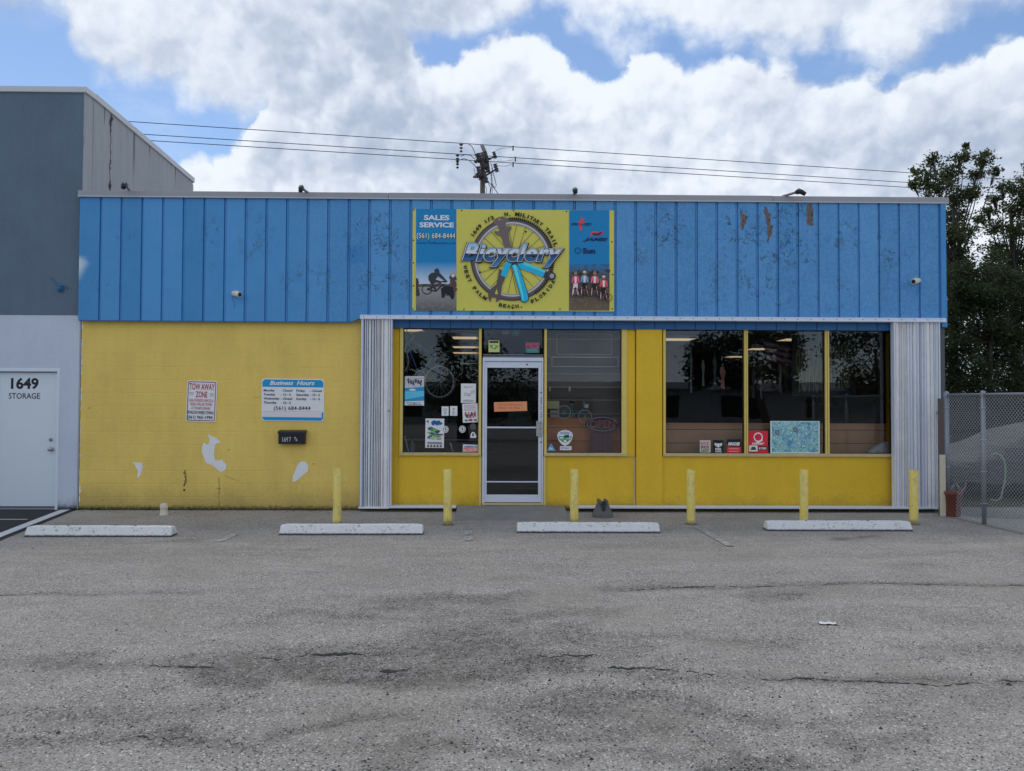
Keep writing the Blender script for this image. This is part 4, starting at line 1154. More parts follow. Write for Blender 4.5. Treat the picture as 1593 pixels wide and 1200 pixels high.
a.T("Business  Hours", 1055, 166, 36, WHT, w=400, shear=.3, bold=.03)
DKB = flat(44, 50, 66)
for i, (d1, h1, d2, h2) in enumerate([("Monday", "- Closed", "Friday", "- Closed"), ("Tuesday", "- 10 - 6", "Saturday", "- 10 - 6"), ("Wednesday", "- Closed", "Sunday", "- 12 - 6"), ("Thursday", "- 10 - 6", "", "")]):
    yy_ = 226 + i*36
    a.T(d1, 802, yy_, 19, DKB, w=[98,102,140,115][i], align='LEFT', bold=.02); a.T(h1, 955, yy_, 19, DKB, w=[100,88,100,88][i], align='LEFT', bold=.02)
    if d2:
        a.T(d2, 1092, yy_, 19, DKB, w=[78,112,92][i], align='LEFT', bold=.02); a.T(h2, 1216, yy_, 19, DKB, w=[102,86,86][i], align='LEFT', bold=.02)
a.T("(561) 684-8444", 1055, 388, 32, DKB, w=326, bold=.008, spacing=1.12)
a.build("lettering", hs)
# ================================================================== MAILBOX
tM = lambda x, y: Fp(270 + x/5.715, 570 + y/5.715, -0.09)
x0, zt = tM(930, 568); x1, zb = tM(1168, 692)
mbx = thing("mailbox", ((x0+x1)/2, -0.05, zb), "black wall mailbox with hand painted number under the hours board", "mailbox")
m = MB(); m.prism([(x0+.004, zb), (x1-.004, zb), (x1-.004, zt-.05), (x0+.004, zt-.05)], -0.095, -0.002, M_BLACKM); m.build("box", mbx, bevel=.006)
m = MB(); m.add([(x0-.004, -0.105, zt-.052), (x1+.004, -0.105, zt-.052), (x1+.004, -0.10, zt-.02), (x0-.004, -0.10, zt-.02), (x0-.004, -0.002, zt), (x1+.004, -0.002, zt), (x0-.004, -.002, zt-.052), (x1+.004, -.002, zt-.052)],
    [(0,1,2,3), (3,2,5,4), (0,3,4,6), (1,7,5,2), (6,7,1,0)], M_BLACKM)
m.build("lid", mbx)
m = MB(); wp = flat(170, 176, 190)
tm2 = lambda x, y: tM(x, y)
a = Art(-0.0965, tM)
def stroke(pts, w=.0055):
    for i in range(len(pts)-1): a.LN(pts[i], pts[i+1], w, wp)
stroke([(968,630),(972,668),(966,672)]); stroke([(992,632),(984,650),(984,668),(996,668),(998,654),(986,652)]); stroke([(1004,632),(1002,650),(1016,648)]); stroke([(1016,630),(1014,670)])
stroke([(1024,636),(1042,630),(1034,670)]); stroke([(1072,634),(1086,630),(1080,656)]); stroke([(1090,644),(1100,646),(1090,662),(1104,662)])
a.build("painted_number", mbx)

# ================================================================== BOLLARDS
def bollard_mat():
    m, g = newmat("chipped yellow post paint"); P = g.obj(); x, y, z = g.xyz(P)
    oi = Sk(g, g.new('ShaderNodeObjectInfo').outputs['Random'])
    P2 = g.vmath('ADD', P, g.vec(oi*7.0, oi*3.0, 0.0))
    n = g.noise(P2, 5, 6, .6); n2 = g.noise(P2, 38, 5, .65)
    c = g.mix(n, alb(184, 147, 74, 1.0), alb(200, 170, 112, 1.0))
    rub = g.noise(g.vmath('MULTIPLY', P2, (1.0, 1.0, 0.5)), 11, 5, .65).sm(.50, .62); c = g.mix(rub*.6, c, alb(146, 124, 92))
    chip = n2.sm(0.60, 0.66)*(z.sm(0.35, 0.75)*0.8 + 0.35)
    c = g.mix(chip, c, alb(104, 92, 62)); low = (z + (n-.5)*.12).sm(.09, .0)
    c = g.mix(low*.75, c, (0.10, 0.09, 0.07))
    g.put(g.p.inputs['Base Color'], c); g.put(g.p.inputs['Roughness'], .62); g.put(g.p.inputs['Normal'], g.bump(n2 + n, .35, .006)); return m
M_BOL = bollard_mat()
YBO = [(522.5, 817, 734), (696, 818, 731), (894, 817, 729), (1077, 817, 730), (1253.5, 817, 730), (1425.5, 817, 730)]
BL = ["yellow steel bollard standing before the left folded shutter", "yellow bollard standing below the left shop window, left of the door", "yellow bollard below the middle window, right of the door slab",
      "yellow bollard standing below the large right window, between two wheel stops", "yellow bollard below the right window, behind the rightmost wheel stop", "yellow bollard in front of the right folded shutter, beside the fence"]
proto = None
for (px, pb, pt), lb in zip(YBO, BL):
    gx, gy = GP(px, pb); gy += 0.06
    if proto is None:
        proto = thing("bollard", (gx, gy, 0), lb, "bollard", "yellow bollards along the shop front")
        m = MB(); m.lathe([(.058, -.05), (.058, .76), (.056, .766), (.05, .768), (.049, .74), (0, .738)], M_BOL, (gx, gy, 0), 32); m.build("post", proto)
        m = MB(); m.lathe([(.085, 0), (.082, .008), (.060, .016)], mat("bollard footing", (.16, .155, .14), .9, .2, 12, .4, 80), (gx, gy, 0), 24); m.build("footing", proto)
        b = proto
    else:
        b = copy_tree(proto); b.location = (gx, gy, 0); b["label"] = lb
    b.rotation_euler = (radians(random.uniform(-.6, .6)), radians(random.uniform(-.7, .7)), random.uniform(0, 6))
# ================================================================== WHEEL STOPS
def stop_mat():
    m, g = newmat("white painted concrete"); P = g.obj(); x, y, z = g.xyz(P)
    oi = Sk(g, g.new('ShaderNodeObjectInfo').outputs['Random'])
    P2 = g.vmath('ADD', P, g.vec(oi*31.0, 0.0, 0.0))
    n = g.noise(P2, 3.5, 6, .65); n2 = g.noise(P2, 26, 5, .7); n3 = g.noise(P2, 90, 4, .6)
    v = 0.80 + (n-.5)*.14 + (n3-.5)*.12
    c = g.vec(v, v*1.0, v*0.98)
    ch = (n2*0.75 + n*0.32).sm(.60, .64)
    c = g.mix(ch*.7, c, (.26, .25, .235))
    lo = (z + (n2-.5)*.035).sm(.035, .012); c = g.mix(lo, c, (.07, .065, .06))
    sc = (g.noise(g.vmath('MULTIPLY', P2, (1.0, 1.0, 6.0)), 7, 4, .6)-.5).abs().sm(.012, .003)*n.sm(.5, .6)
    c = g.mix(sc*.6, c, (.15, .14, .13))
    g.put(g.p.inputs['Base Color'], c); g.put(g.p.inputs['Roughness'], .85); g.put(g.p.inputs['Normal'], g.bump(n2 - ch*.6 + n3*.3, .5, .008)); return m
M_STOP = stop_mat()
WSN = [(38, 267, 835.5, 0.0, "white concrete wheel stop at the far left, in front of the plain yellow wall"), (434.5, 657.5, 832.5, 0.012, "white concrete wheel stop in front of the left folded shutter, under two bollards"),
       (804, 1026.5, 829.5, -0.004, "white concrete wheel stop with stained face, in front of the middle window"), (1194, 1418.5, 826.5, 0.0, "white concrete wheel stop nearest the chain link fence, under the right window")]
for i, (pa, pb, py, rot, lb) in enumerate(WSN):
    xa, ya = GP(pa, py); xb, yb_ = GP(pb, py); L_ = 1.83; cxx = (xa+xb)/2; cyy = (ya+yb_)/2 + 0.075
    hl = (xb-xa)/2
    o = thing("wheel_stop", (cxx, cyy, 0), lb, "wheel stop", "white concrete wheel stops")
    m = MB(); r = random.Random(i+40)
    prof = [(-.095, .0), (-.090, .028), (-.045, .125), (.045, .125), (.090, .028), (.095, .0)]
    N = 26; vs = []
    for j in range(N+1):
        t = -1 + 2*j/N; e = 0.018 if j in (0, N) else 0.0
        for (y, z) in prof:
            vs.append((t*hl*(1 if z < .1 else .992), y + r.uniform(-.0025, .0025), max(0, z - e*.5*(z > .1)) + (r.uniform(-.003, .002) if z > .01 else 0)))
    vs = [Vector((cxx, cyy, 0)) + Matrix.Rotation(rot, 3, 'Z') @ Vector(v) for v in vs]
    fs = [(j*6+k, j*6+k+1, (j+1)*6+k+1, (j+1)*6+k) for j in range(N) for k in range(5)] + [(5,4,3,2,1,0), tuple(N*6+k for k in range(6))]
    m.add(vs, fs, M_STOP)
    m.build("concrete_bar", o, bevel=.006, seg=2)
    if i != 1:
        for s_ in (-.42, .42):
            m = MB(); m.lathe([(.016, .122), (.016, .128), (.0, .129)], mat("rusty pin", (.12, .07, .045), .8, .3, 30, .2), (cxx+s_, cyy, 0), 12); m.build("anchor_pin", o)
# ================================================================== SLAB, FOOT, PIPE, PAPER, STONES
m = MB(); (xa, ya) = GP(706, 811); (xb, yb_) = GP(888, 811); 
z1 = 0.085
x0, x1 = FX(712), FX(878)
m.add([(x0, -.02, -.03), (x1, -.02, -.03), (xb, ya+.0, -.03), (xa, ya, -.03), (x0, -.02, z1), (x1, -.02, z1), (xb-.02, ya+.02, .012), (xa+.02, ya+.02, .012)],
      [(3,2,6,7), (2,1,5,6), (0,3,7,4), (4,7,6,5)], mat("concrete ramp", (.27, .26, .245), .9, .25, 4, .5, 90, grime=.3))
tag(m.build("door_ramp", bevel=.008, seg=1), "low worn concrete ramp slab at the foot of the entrance door", "ramp")
gx, gy = GP(939, 806)
o = thing("sign_base", (gx, gy+.1, 0), "weathered grey rubber sign base standing alone by the shop wall", "sign base")
m = MB(); r = random.Random(2)
MR = mat("weathered grey rubber", (.16, .155, .15), .9, .3, 14, .5, 70, grime=.35)
def frust(m, cx, cy, z0, z1, a0, b0, a1, b1, ch, mt):
    def ring_(a, b, z): return [(cx+x*a, cy+y*b, z) for x, y in [(-1,-ch),(-ch,-1),(ch,-1),(1,-ch),(1,ch),(ch,1),(-ch,1),(-1,ch)]]
    vs = ring_(a0, b0, z0) + ring_(a1, b1, z1)
    m.add(vs, [(i, (i+1) % 8, 8+(i+1) % 8, 8+i) for i in range(8)] + [tuple(range(8, 16))], mt)
frust(m, gx, gy+.1, 0, .06, .15, .13, .145, .125, .55, MR); frust(m, gx, gy+.1, .06, .215, .14, .12, .075, .07, .55, MR)
m.build("body", o, bevel=.008)
for s_ in (-1, 1): m = MB(); m.box(gx+s_*.05-.02, gx+s_*.05+.02, gy-.02, gy+.22, .205, .255, MR); m.build("clamp", o, bevel=.005)
m = MB(); m.box(gx-.028, gx+.028, gy-.008, gy+.01, .07, .245, mat("slot shade", (.05, .05, .05), .9, .1, 5, 0), Matrix.Identity(4))
m.build("slot", o, bevel=.005)
gx, gy = GP(252.5, 802)
o = thing("drain_pipe", (gx, gy+.05, 0), "short white capped drain pipe stub at the foot of the yellow wall", "pipe")
m = MB(); MP = mat("dirty white plastic", alb(150, 152, 150), .6, .2, 20, .2, 80, grime=.5)
m.lathe([(.060, 0), (.058, .02), (.052, .03), (.050, .10)], MP, (gx, gy+.05, 0), 20); m.build("pipe", o)
m = MB(); m.lathe([(.056, .095), (.058, .10), (.058, .135), (.050, .150), (.046, .165), (.020, .172), (0, .173)], MP, (gx, gy+.05, 0), 20); m.build("cap", o)
gx, gy = GP(1287, 972)
m = MB(); r = random.Random(6); N = 8; vs = []
for j in range(4):
    for i in range(N):
        vs.append((gx - .068 + i*.0195 + r.uniform(-.003, .003), gy - .035 + j*.022 + r.uniform(-.006, .006) - .004*i*.3, .006 + .012*abs(sin(i*1.1+j)) + .012*(j == 0)*(i % 3 == 0)))
m.add(vs, [(j*N+i, j*N+i+1, (j+1)*N+i+1, (j+1)*N+i) for j in range(3) for i in range(N-1)], mat("scrap paper", (.72, .73, .74), .8, .05, 20, .1))
ob = m.build("paper_scrap"); sd_ = ob.modifiers.new("thick", 'SOLIDIFY'); sd_.thickness = .001
tag(ob, "crumpled white paper scrap lying alone on the asphalt", "litter")
# loose grit over the lot: nobody could count it
m = MB(); r = random.Random(77)
GM = [mat("dark grit", (.045, .044, .042), .9, .3, 40, 0), mat("grey grit", (.22, .215, .2), .9, .3, 40, 0), mat("pale grit", (.42, .41, .38), .9, .3, 40, 0), mat("leaf litter", (.10, .07, .04), .9, .3, 40, 0)]
def stone(x, y, s, mt):
    a_ = r.uniform(0, 6.3); z = swell(x, y)
    vs = []
    for k in range(5):
        an = a_ + k*1.2566 + r.uniform(-.3, .3); vs.append((x + s*cos(an)*r.uniform(.7, 1.2), y + s*sin(an)*r.uniform(.6, 1.1), z - .001))
    vs.append((x + r.uniform(-.2, .2)*s, y + r.uniform(-.2, .2)*s, z + s*r.uniform(.5, .9)))
    m.add(vs, [(k, (k+1) % 5, 5) for k in range(5)], mt)
for i in range(5200):
    t = r.random()
    py = 835 + (1200-835)*(t**0.75); px = r.uniform(-20, 1613)
    if r.random() < .45: px, py = r.gauss(r.choice([480, 700, 800, 1050, 150, 1300]), 130), r.gauss(1035, 50)
    x_, y_ = GP(px, min(max(py, 815), 1230)); 
    stone(x_, y_, r.choice([.0035, .004, .005, .006, .008]) * (1.5 if r.random() < .03 else 1), r.choices(GM, [5, 3, 2, .3])[0])
for i in range(420):
    x_ = r.uniform(-6.5, 7); stone(x_, -abs(r.gauss(0, .10))-.01, r.uniform(.005, .014), r.choices(GM, [4, 3, 1, 4])[0])
for px, py, s in [(91, 1141, .018), (1480, 1083, .012), (713, 1124, .012), (855, 1058, .016), (790, 1150, .01), (240, 1075, .01), (1370, 1136, .012), (1570, 1063, .02)]:
    x_, y_ = GP(px, py); stone(x_, y_, s, GM[0])
tag(m.build("gravel", org=(0, -5, 0)), kind="stuff")
# weeds and moss along the wall foot
m = MB(); MW_ = mat("weed leaf", (.05, .085, .025), .8, .3, 30, 0)
def weed(x, y, n, s):
    for i in range(n):
        a_ = r.uniform(0, 6.3); l = s*r.uniform(.5, 1); b_ = r.uniform(.2, .9)
        p0 = Vector((x+r.uniform(-.03, .03), y+r.uniform(-.015, .01), 0)); p1 = p0 + Vector((cos(a_)*l*b_, sin(a_)*l*b_*.6 - .01, l)); w_ = Vector((-sin(a_), cos(a_), 0))*s*.13
        m.add([p0-w_*.3, p0.lerp(p1, .55)-w_, p1, p0.lerp(p1, .55)+w_], [(0,1,2,3)], MW_)
for i in range(70): weed(r.uniform(-6.5, -2.4), -.012, 3, r.uniform(.012, .035))
for px in (128, 147, 156, 158, 235, 262, 300, 122, 118): weed(FX(px), -.02, 12, .05)
for px in (747, 748, 846): weed(FX(px), -.03, 10, .05)
tag(m.build("weeds", org=(0, 0, 0)), kind="stuff")
# ================================================================== SMALL FITTINGS ON THE ROOF EDGE AND SIDING
M_PIPE = mat("dull galvanised pipe", (.26, .27, .28), .5, .2, 20, .1, 60, metal=.4)
def arm(px, py, px0, py0, lb, elbow, yb=0.15):
    """an old sign-lamp arm: pipe leaning out over the edge with a black elbow at its tip"""
    x0, z0 = Fp(px0, py0, -0.05); x1, z1 = Fp(px, py, -0.30)
    o = thing("lamp_arm", (x0, 0.1, ZCAP1), lb, "lamp arm", "bare lamp arms along the roof edge")
    m = MB(); m.tube([(x0 + (x0-x1)*.1, 0.12, ZCAP1-.01), (x0, -0.05, z0+.015), (x1, -.30, z1)], .02, M_PIPE, 12); m.build("pipe", o)
    m = MB(); ex, ez = elbow
    m.tube([(x1-(x1-x0)*.10, -.27, z1-(z1-z0)*.1), (x1, -.31, z1+.005), (x1+ex*.4, -.34, z1+ez*.3), (x1+ex, -.35, z1+ez)], [.036, .044, .036, .03], M_BLACKM, 14)
    m.build("elbow", o)
arm(194.5, 288, 203, 299, "bare lamp arm with black elbow on the roof edge beside the grey concrete wall", (.0, -.07))
arm(469, 293, 480, 302, "bare lamp arm with black elbow above the left half of the blue siding", (.0, -.07))
arm(894.5, 297, 893, 305, "upright bare lamp arm on the roof edge right above the shop sign", (.005, -.05))
arm(1242, 298.5, 1218, 307, "long bare lamp arm leaning right on the roof edge above the peeling siding", (.09, -.055))
m = MB(); x_, z_ = Fp(1077, 304, .05)
for i in range(5): m.tube([(x_-.04+i*.02, .03, ZCAP1-.0), (x_-.03+i*.025, .03, ZCAP1+.02+.02*(i % 2))], [.012, .008], M_BLACKM, 6)
tag(m.build("roof_bracket"), "tiny dark broken bracket on the roof edge right of the sign", "bracket")
def camera_unit(px, py, lb, s):
    x, z = Fp(px, py, -0.16)
    o = thing("security_camera", (x, -0.085, z), lb, "camera", "small security cameras on the siding")
    MC = mat("weathered white casing", alb(160, 162, 160), .5, .15, 30, .1, 60, grime=.3)
    m = MB(); m.lathe([(.038, 0), (.038, .012), (.02, .02), (.016, .05), (0, .05)], MC, (0,0,0), 16, Matrix.Translation((x - s*.02, -0.083, z+.03)) @ RX); m.build("mount", o)
    m = MB(); A = Vector((x - s*.055, -.12, z+.022)); B = Vector((x + s*.075, -.20, z-.012)); d_ = (B-A)
    m.tube([A, A+d_*.04, A+d_*.85, B], [.025, .040, .040, .042], MC, 18); bo = m.build("housing", o)
    m = MB(); m.tube([B+d_*.005, B+d_*.03], [.034, .03], M_BLACKP, 18); m.build("lens", bo)
    m = MB(); m.tube([(x - s*.06, -.09, z+.01), (x - s*.09, -.092, z-.05), (x-s*.05, -.09, z-.12), (x-s*.045, -.088, z-.2)], .0035, M_BLUEP, 6); m.build("cable", o)
camera_unit(367, 458, "small grey white security camera on the left part of the blue siding", 1)
camera_unit(1426, 438, "small white security camera near the right corner of the blue siding", -1)

# ================================================================== POSTERS AND STICKERS ON THE GLASS
GRP = "posters and stickers on the shop windows"
yG = 0.036
def sticker(name, px0, py0, px1, py1, label, cat, draw, base=(170, 180, 198), tilt=0.0, y=yG, shape=None, th=.0015):
    """a sheet stuck to the pane: thin board plus its print, drawn in 0..100 units"""
    xa, za = Fp(px0, py1, y); xb, zb = Fp(px1, py0, y); w, h = xb-xa, zb-za
    def tf(u, v):
        a_, b_ = (u/100-.5)*w, (.5-v/100)*h; c_, s_ = cos(tilt), sin(tilt)
        return (xa+xb)/2 + a_*c_ - b_*s_, (za+zb)/2 + a_*s_ + b_*c_
    m = MB(); pts = [tf(*p) for p in (shape or [(0,100),(100,100),(100,0),(0,0)])]
    m.prism(pts, y-.001, y-.001+th, flat(*base)); 
    o = m.build(name, org=((xa+xb)/2, y, za)); ORG[o.name] = Vector(((xa+xb)/2, y, za))
    a = Art(y-.001, tf); draw(a)
    if a.v: a.build("print", o)
    tag(o, label, cat, GRP); return o
DKT = flat(60, 64, 76); 
def circ(n=22): return [(50+50*cos(2*pi*i/n), 50+50*sin(2*pi*i/n)) for i in range(n)]
def lines(a, x0, x1, y0, y1, n, m, h=3.0, seed=0):
    r = random.Random(seed)
    for i in range(n):
        y = y0 + (y1-y0)*i/max(1, n-1); a.R(x0 + r.uniform(0, 8), y, x1 - r.uniform(0, 12), y+h, m)
def d1(a):
    B1, B2 = flat(26, 112, 170), flat(70, 150, 196)
    a.P([(0,100),(0,40),(100,36),(100,88)], B1); a.P([(0,52),(100,50),(100,68),(0,80)], B2); a.P([(0,86),(100,84),(100,100),(0,100)], WHT)
    a.R(0, 0, 100, 36, flat(142, 152, 172))
    for i in range(6): a.P(irregular(18+i*13, 16+(i % 3)*4, 6, 9, 10, .5, i), flat(60, 60, 72))
    a.LN((2, 12), (98, 6), .004, DKT); a.P([(20,46),(40,42),(60,46),(50,50),(28,50)], WHT); lines(a, 8, 92, 90, 96, 2, flat(70, 84, 110), 2, 1); a.C(50, 93, 3, DKT)
sticker("poster", 629.5, 585.5, 660, 631, "blue and white ride poster at the left edge of the left window", "poster", d1)
def d2(a):
    a.T("RIDE DAY", 50, 22, 7, DKT, w=60)
    for i, (x, y) in enumerate([(30,55),(55,58),(78,44)]): a.RG(x, y, 8, 10, DKT, 20); a.LN((x, y), (x+14, y-6), .0025, DKT)
    a.C(38, 60, 6, flat(120, 170, 130)); a.C(54, 62, 5, flat(180, 110, 150)); lines(a, 10, 90, 84, 92, 3, flat(110, 116, 134), 1.5, 2)
sticker("notice", 717, 597, 740.5, 627, "white notice with a small bicycle drawing, upper right of the left window", "notice", d2)
def d3(a):
    lines(a, 8, 90, 8, 34, 5, flat(140, 110, 130), 2.4, 3)
    for i in range(7): a.P(irregular(20+i*10, 56+(i % 2)*10, 7, 12, 10, .4, i), flat(*[(110, 60, 76), (50, 50, 66), (160, 90, 100)][i % 3]))
    a.R(14, 84, 30, 92, DKT); a.R(38, 82, 62, 92, flat(120, 50, 70)); a.R(72, 84, 90, 92, DKT)
sticker("notice", 719.5, 628, 743.5, 657.5, "tilted white notice with pink figures, just below the bicycle drawing notice", "notice", d3, tilt=.045)
def d4(a): lines(a, 20, 80, 20, 60, 5, flat(120, 130, 150), 4, 4); a.C(50, 76, 9, DKT)
sticker("note", 687, 632.5, 698, 647, "small white note, left one of the pair in the middle of the left window", "note", d4)
def d5(a): a.C(50, 30, 14, flat(110, 120, 140)); lines(a, 22, 78, 50, 84, 5, flat(120, 130, 150), 4, 5)
sticker("note", 700, 632, 711.5, 647, "small white note, right one of the pair in the middle of the left window", "note", d5)
def d6(a):
    for i in range(5): a.P(irregular(40+i*9, 16-(i % 2)*4, 11, 7, 12, .4, i), flat(28, 74, 128))
    for i in range(10): a.P(irregular(26+(i % 4)*13, 34+i*3.6, 13, 6, 12, .4, i+9), flat(*[(40,70,84), (60,110,90), (90,140,70), (36,60,96), (110,150,120)][i % 5]))
    a.R(60, 52, 94, 57, DKT); lines(a, 58, 92, 61, 70, 3, flat(90, 100, 116), 2, 6); lines(a, 8, 92, 80, 84, 2, DKT, 2, 7)
    for i in range(5): a.P([(10+i*17,97),(14+i*17,88),(20+i*17,90),(22+i*17,97)], DKT)
    a.C(12, 10, 6, flat(80, 90, 110))
sticker("poster", 661.5, 651.5, 691, 697, "white lakeside ride poster with blue and green picture, low in the left window", "poster", d6, tilt=-.01)
def dr_(a):
    a.RG(50, 50, 34, 42, DKT, 24); a.P(irregular(50, 50, 14, 18, 10, .5, 2), DKT)
sticker("round_sticker", 688.5, 663, 698, 673.5, "round white sticker touching the right edge of the lakeside poster", "sticker", dr_, shape=circ(), y=yG-.004)
sticker("round_sticker", 714, 662.5, 724.5, 673.5, "round white sticker alone in the lower right of the left window", "sticker", dr_, shape=circ())
def dr2(a): a.RG(50, 50, 34, 40, flat(84, 86, 92), 24); a.T("22", 50, 62, 24, flat(84, 86, 92), w=40, bold=.04)
sticker("round_sticker", 731, 658.5, 741, 669.5, "round dark grey sticker near the right jamb of the left window", "sticker", dr2, base=(52, 54, 60), shape=circ())
def dr3(a): a.P([(30,70),(30,40),(48,18),(62,30),(56,50),(74,70)], DKT)
sticker("sticker", 731.5, 672, 741, 681.5, "small white patch sticker below the round dark grey sticker", "sticker", dr3, shape=[(0,90),(10,30),(35,0),(70,8),(100,60),(96,100),(10,100)])
def dr4(a):
    a.R(5, 10, 95, 46, flat(150, 160, 190)); a.T("AMERICA", 50, 42, 26, flat(60, 80, 130), w=84, bold=.04); a.R(4, 50, 96, 92, flat(170, 60, 66)); a.T("BUY LOCAL BIKES", 50, 84, 24, WHT, w=86, bold=.03)
sticker("sticker", 720, 692, 745, 703.5, "red white and blue strip sticker in the bottom right corner of the left window", "sticker", dr4, tilt=-.03)
def dr5(a):
    a.R(8, 4, 92, 22, flat(30, 44, 34)); a.P(irregular(50, 55, 34, 24, 16, .4, 3), flat(90, 130, 80)); a.LN((25, 70), (70, 42), .004, WHT); a.C(50, 52, 8, WHT)
sticker("sticker", 760, 530, 777, 548, "pale green square sticker in the glass above the door, left side", "sticker", dr5, base=(150, 160, 110))
def dr6(a): a.R(0, 50, 100, 100, flat(24, 84, 96)); a.T("MCS", 50, 56, 46, flat(140, 56, 92), w=90, bold=.06); lines(a, 6, 94, 64, 88, 3, flat(90, 130, 140), 5, 2)
sticker("sticker", 817, 532.5, 839.5, 549.5, "purple and teal MCS sticker in the glass above the door, right side", "sticker", dr6, base=(66, 70, 86))
def dr7(a): lines(a, 14, 80, 20, 80, 4, flat(64, 68, 78), 5, 4)
sticker("note", 781, 509, 792, 520, "dim grey paper square at the top of the glass above the door", "note", dr7, base=(74, 80, 90), y=.06)
def dr7b(a): a.C(46, 46, 26, flat(22, 58, 72)); a.C(54, 60, 14, flat(60, 110, 124))
sticker("sticker", 797, 510, 808, 523, "dark teal sticker at the top of the glass above the door", "sticker", dr7b, base=(22, 66, 80), y=.06)
def dr8(a):
    R_ = flat(150, 62, 44)
    a.T("USE OTHER DOOR", 50, 40, 20, R_, w=74, bold=.0); a.T("RING THE BELL", 46, 72, 18, R_, w=66, bold=.0)
sticker("cardboard_note", 768.5, 625.5, 820, 640, "tilted orange brown cardboard note taped inside the entrance door", "note", dr8, base=(176, 112, 86), tilt=.03, y=.024, th=.004)
def dsh(a):
    W2 = WHT; N = flat(40, 60, 70)
    a.P([(8,22),(50,2),(92,22),(98,34),(2,34)], flat(150, 160, 188)); lines(a, 18, 82, 14, 22, 2, flat(80, 100, 140), 4, 3)
    a.P([(10,40),(90,40),(82,62),(50,82),(18,62)], N); a.P([(16,44),(84,44),(80,58),(20,58)], flat(120, 180, 190)); a.P([(18,56),(50,50),(82,58),(76,66),(24,66)], flat(70, 140, 70))
    for x in (48, 58, 68): a.P(irregular(x, 42, 7, 9, 10, .6, x), flat(24, 34, 44)); a.LN((x, 44), (x, 56), .002, flat(24, 34, 44))
    a.P([(40,64),(60,64),(56,78),(44,78)], WHT)
sticker("badge_sticker", 866, 669, 892, 694, "white shield shaped badge sticker in the lower left of the middle window", "sticker", dsh, shape=[(2,34),(8,18),(28,5),(50,0),(72,5),(92,18),(98,34),(88,66),(72,88),(50,100),(28,88),(12,66)])
def dtx(a): a.T("BIKE FRIENDLY", 50, 74, 50, flat(80, 90, 130), w=84, bold=.02)
sticker("sticker", 871, 694.5, 889, 700.5, "narrow white label right below the shield badge in the middle window", "sticker", dtx)
def dtr(a): a.T("BSA", 50, 84, 30, WHT, w=36, bold=.04); a.P([(36,50),(50,34),(62,50)], flat(26, 70, 140))
sticker("triangle_sticker", 850.5, 690, 864, 701.5, "small blue triangle sticker in the bottom left corner of the middle window", "sticker", dtr, base=(70, 130, 186), shape=[(0,100),(100,100),(50,0)])
def dfx(a): pass
def drk(a): a.R(4, 3, 96, 97, flat(150, 154, 158)); a.T("ROCK", 50, 38, 24, flat(150, 60, 96), w=80, bold=.05); a.T("SHOX", 50, 66, 22, DKT, w=80, bold=.05); a.T("LEGIT", 50, 92, 20, DKT, w=74, bold=.04)
sticker("sticker", 1088.5, 685, 1105.5, 704.5, "grey sticker with pink and black words, low in the large left pane, leftmost of three", "sticker", drk, base=(120, 124, 128))
def dfo(a):
    a.P([(16,42),(12,20),(34,26),(66,26),(88,20),(84,42),(62,52),(50,58),(38,52)], WHT); a.P([(30,34),(44,40),(34,44)], INK); a.P([(70,34),(56,40),(66,44)], INK); a.T("FOX", 50, 78, 16, WHT, w=60, bold=.06); a.T("RACING", 50, 94, 12, WHT, w=60, bold=.04)
sticker("sticker", 1109.5, 685, 1125.5, 705, "black sticker with a white animal head, middle of the three low in the pane", "sticker", dfo, base=(16, 17, 22))
def dmx(a): a.R(0, 56, 100, 100, flat(176, 40, 58)); a.T("MAXXIS", 50, 46, 22, WHT, w=88, bold=.07, shear=.3); lines(a, 10, 90, 68, 88, 2, flat(190, 120, 130), 6, 3)
sticker("sticker", 1131, 683.5, 1152.5, 704.5, "black and red sticker beside the yellow mullion, rightmost of the three", "sticker", dmx, base=(20, 20, 24))
def dq(a):
    a.RG(50, 28, 18, 24, WHT, 30); a.P([(40,52),(70,36),(74,42),(46,58)], WHT); a.T("niner", 50, 60, 12, WHT, w=66, bold=.03, shear=.3)
    a.R(2, 64, 46, 90, WHT); a.P([(10,84),(16,70),(34,70),(40,84)], flat(30, 60, 60)); a.R(48, 68, 98, 84, INK); a.T("Bi-TURBO", 73, 81, 9, WHT, w=40, bold=.04)
sticker("card", 1164.5, 670.5, 1194.5, 706, "red card with a white ring mark standing beside the yellow mullion", "card", dq, base=(158, 32, 50), y=.032, th=.003)
# map poster
def map_mat():
    m, g = newmat("print map"); P = g.pos()
    n = g.noise(P, 9, 6, .65, 1.2); n2 = g.voro(P, 26, 'Distance', 'DISTANCE_TO_EDGE'); n3 = g.noise(P, 30, 5, .7, .5)
    c = g.mix(n.sm(.40, .52), alb(60, 124, 172), alb(118, 164, 182)); c = g.mix((n3-.5).abs().sm(.05, .01)*.8, c, alb(36, 76, 104)); c = g.mix(n3.sm(.58, .66)*.7, c, alb(150, 178, 170)); c = g.mix(n2.sm(.04, .0)*.5, c, alb(60, 88, 110))
    g.put(g.p.inputs['Base Color'], c); g.put(g.p.inputs['Roughness'], .4); return m
m = MB(); y = .022; xa, za = Fp(1198.5, 706.5, y); xb, zb = Fp(1275, 655.5, y)
o = thing("map_poster", ((xa+xb)/2, y, za), "light blue framed area map standing on the sill of the big window", "map", GRP)
m.box(xa-.008, xb+.008, y, y+.009, za-.005, zb+.005, flat(26, 34, 52)); m.build("backing", o)
m = MB(); m.box(xa, xb, y-.003, y-.0005, za+.012, zb, flat(150, 172, 184)); m.box(xa+.022, xb-.022, y-.005, y-.003, za+.03, zb-.012, map_mat()); m.build("map_sheet", o)
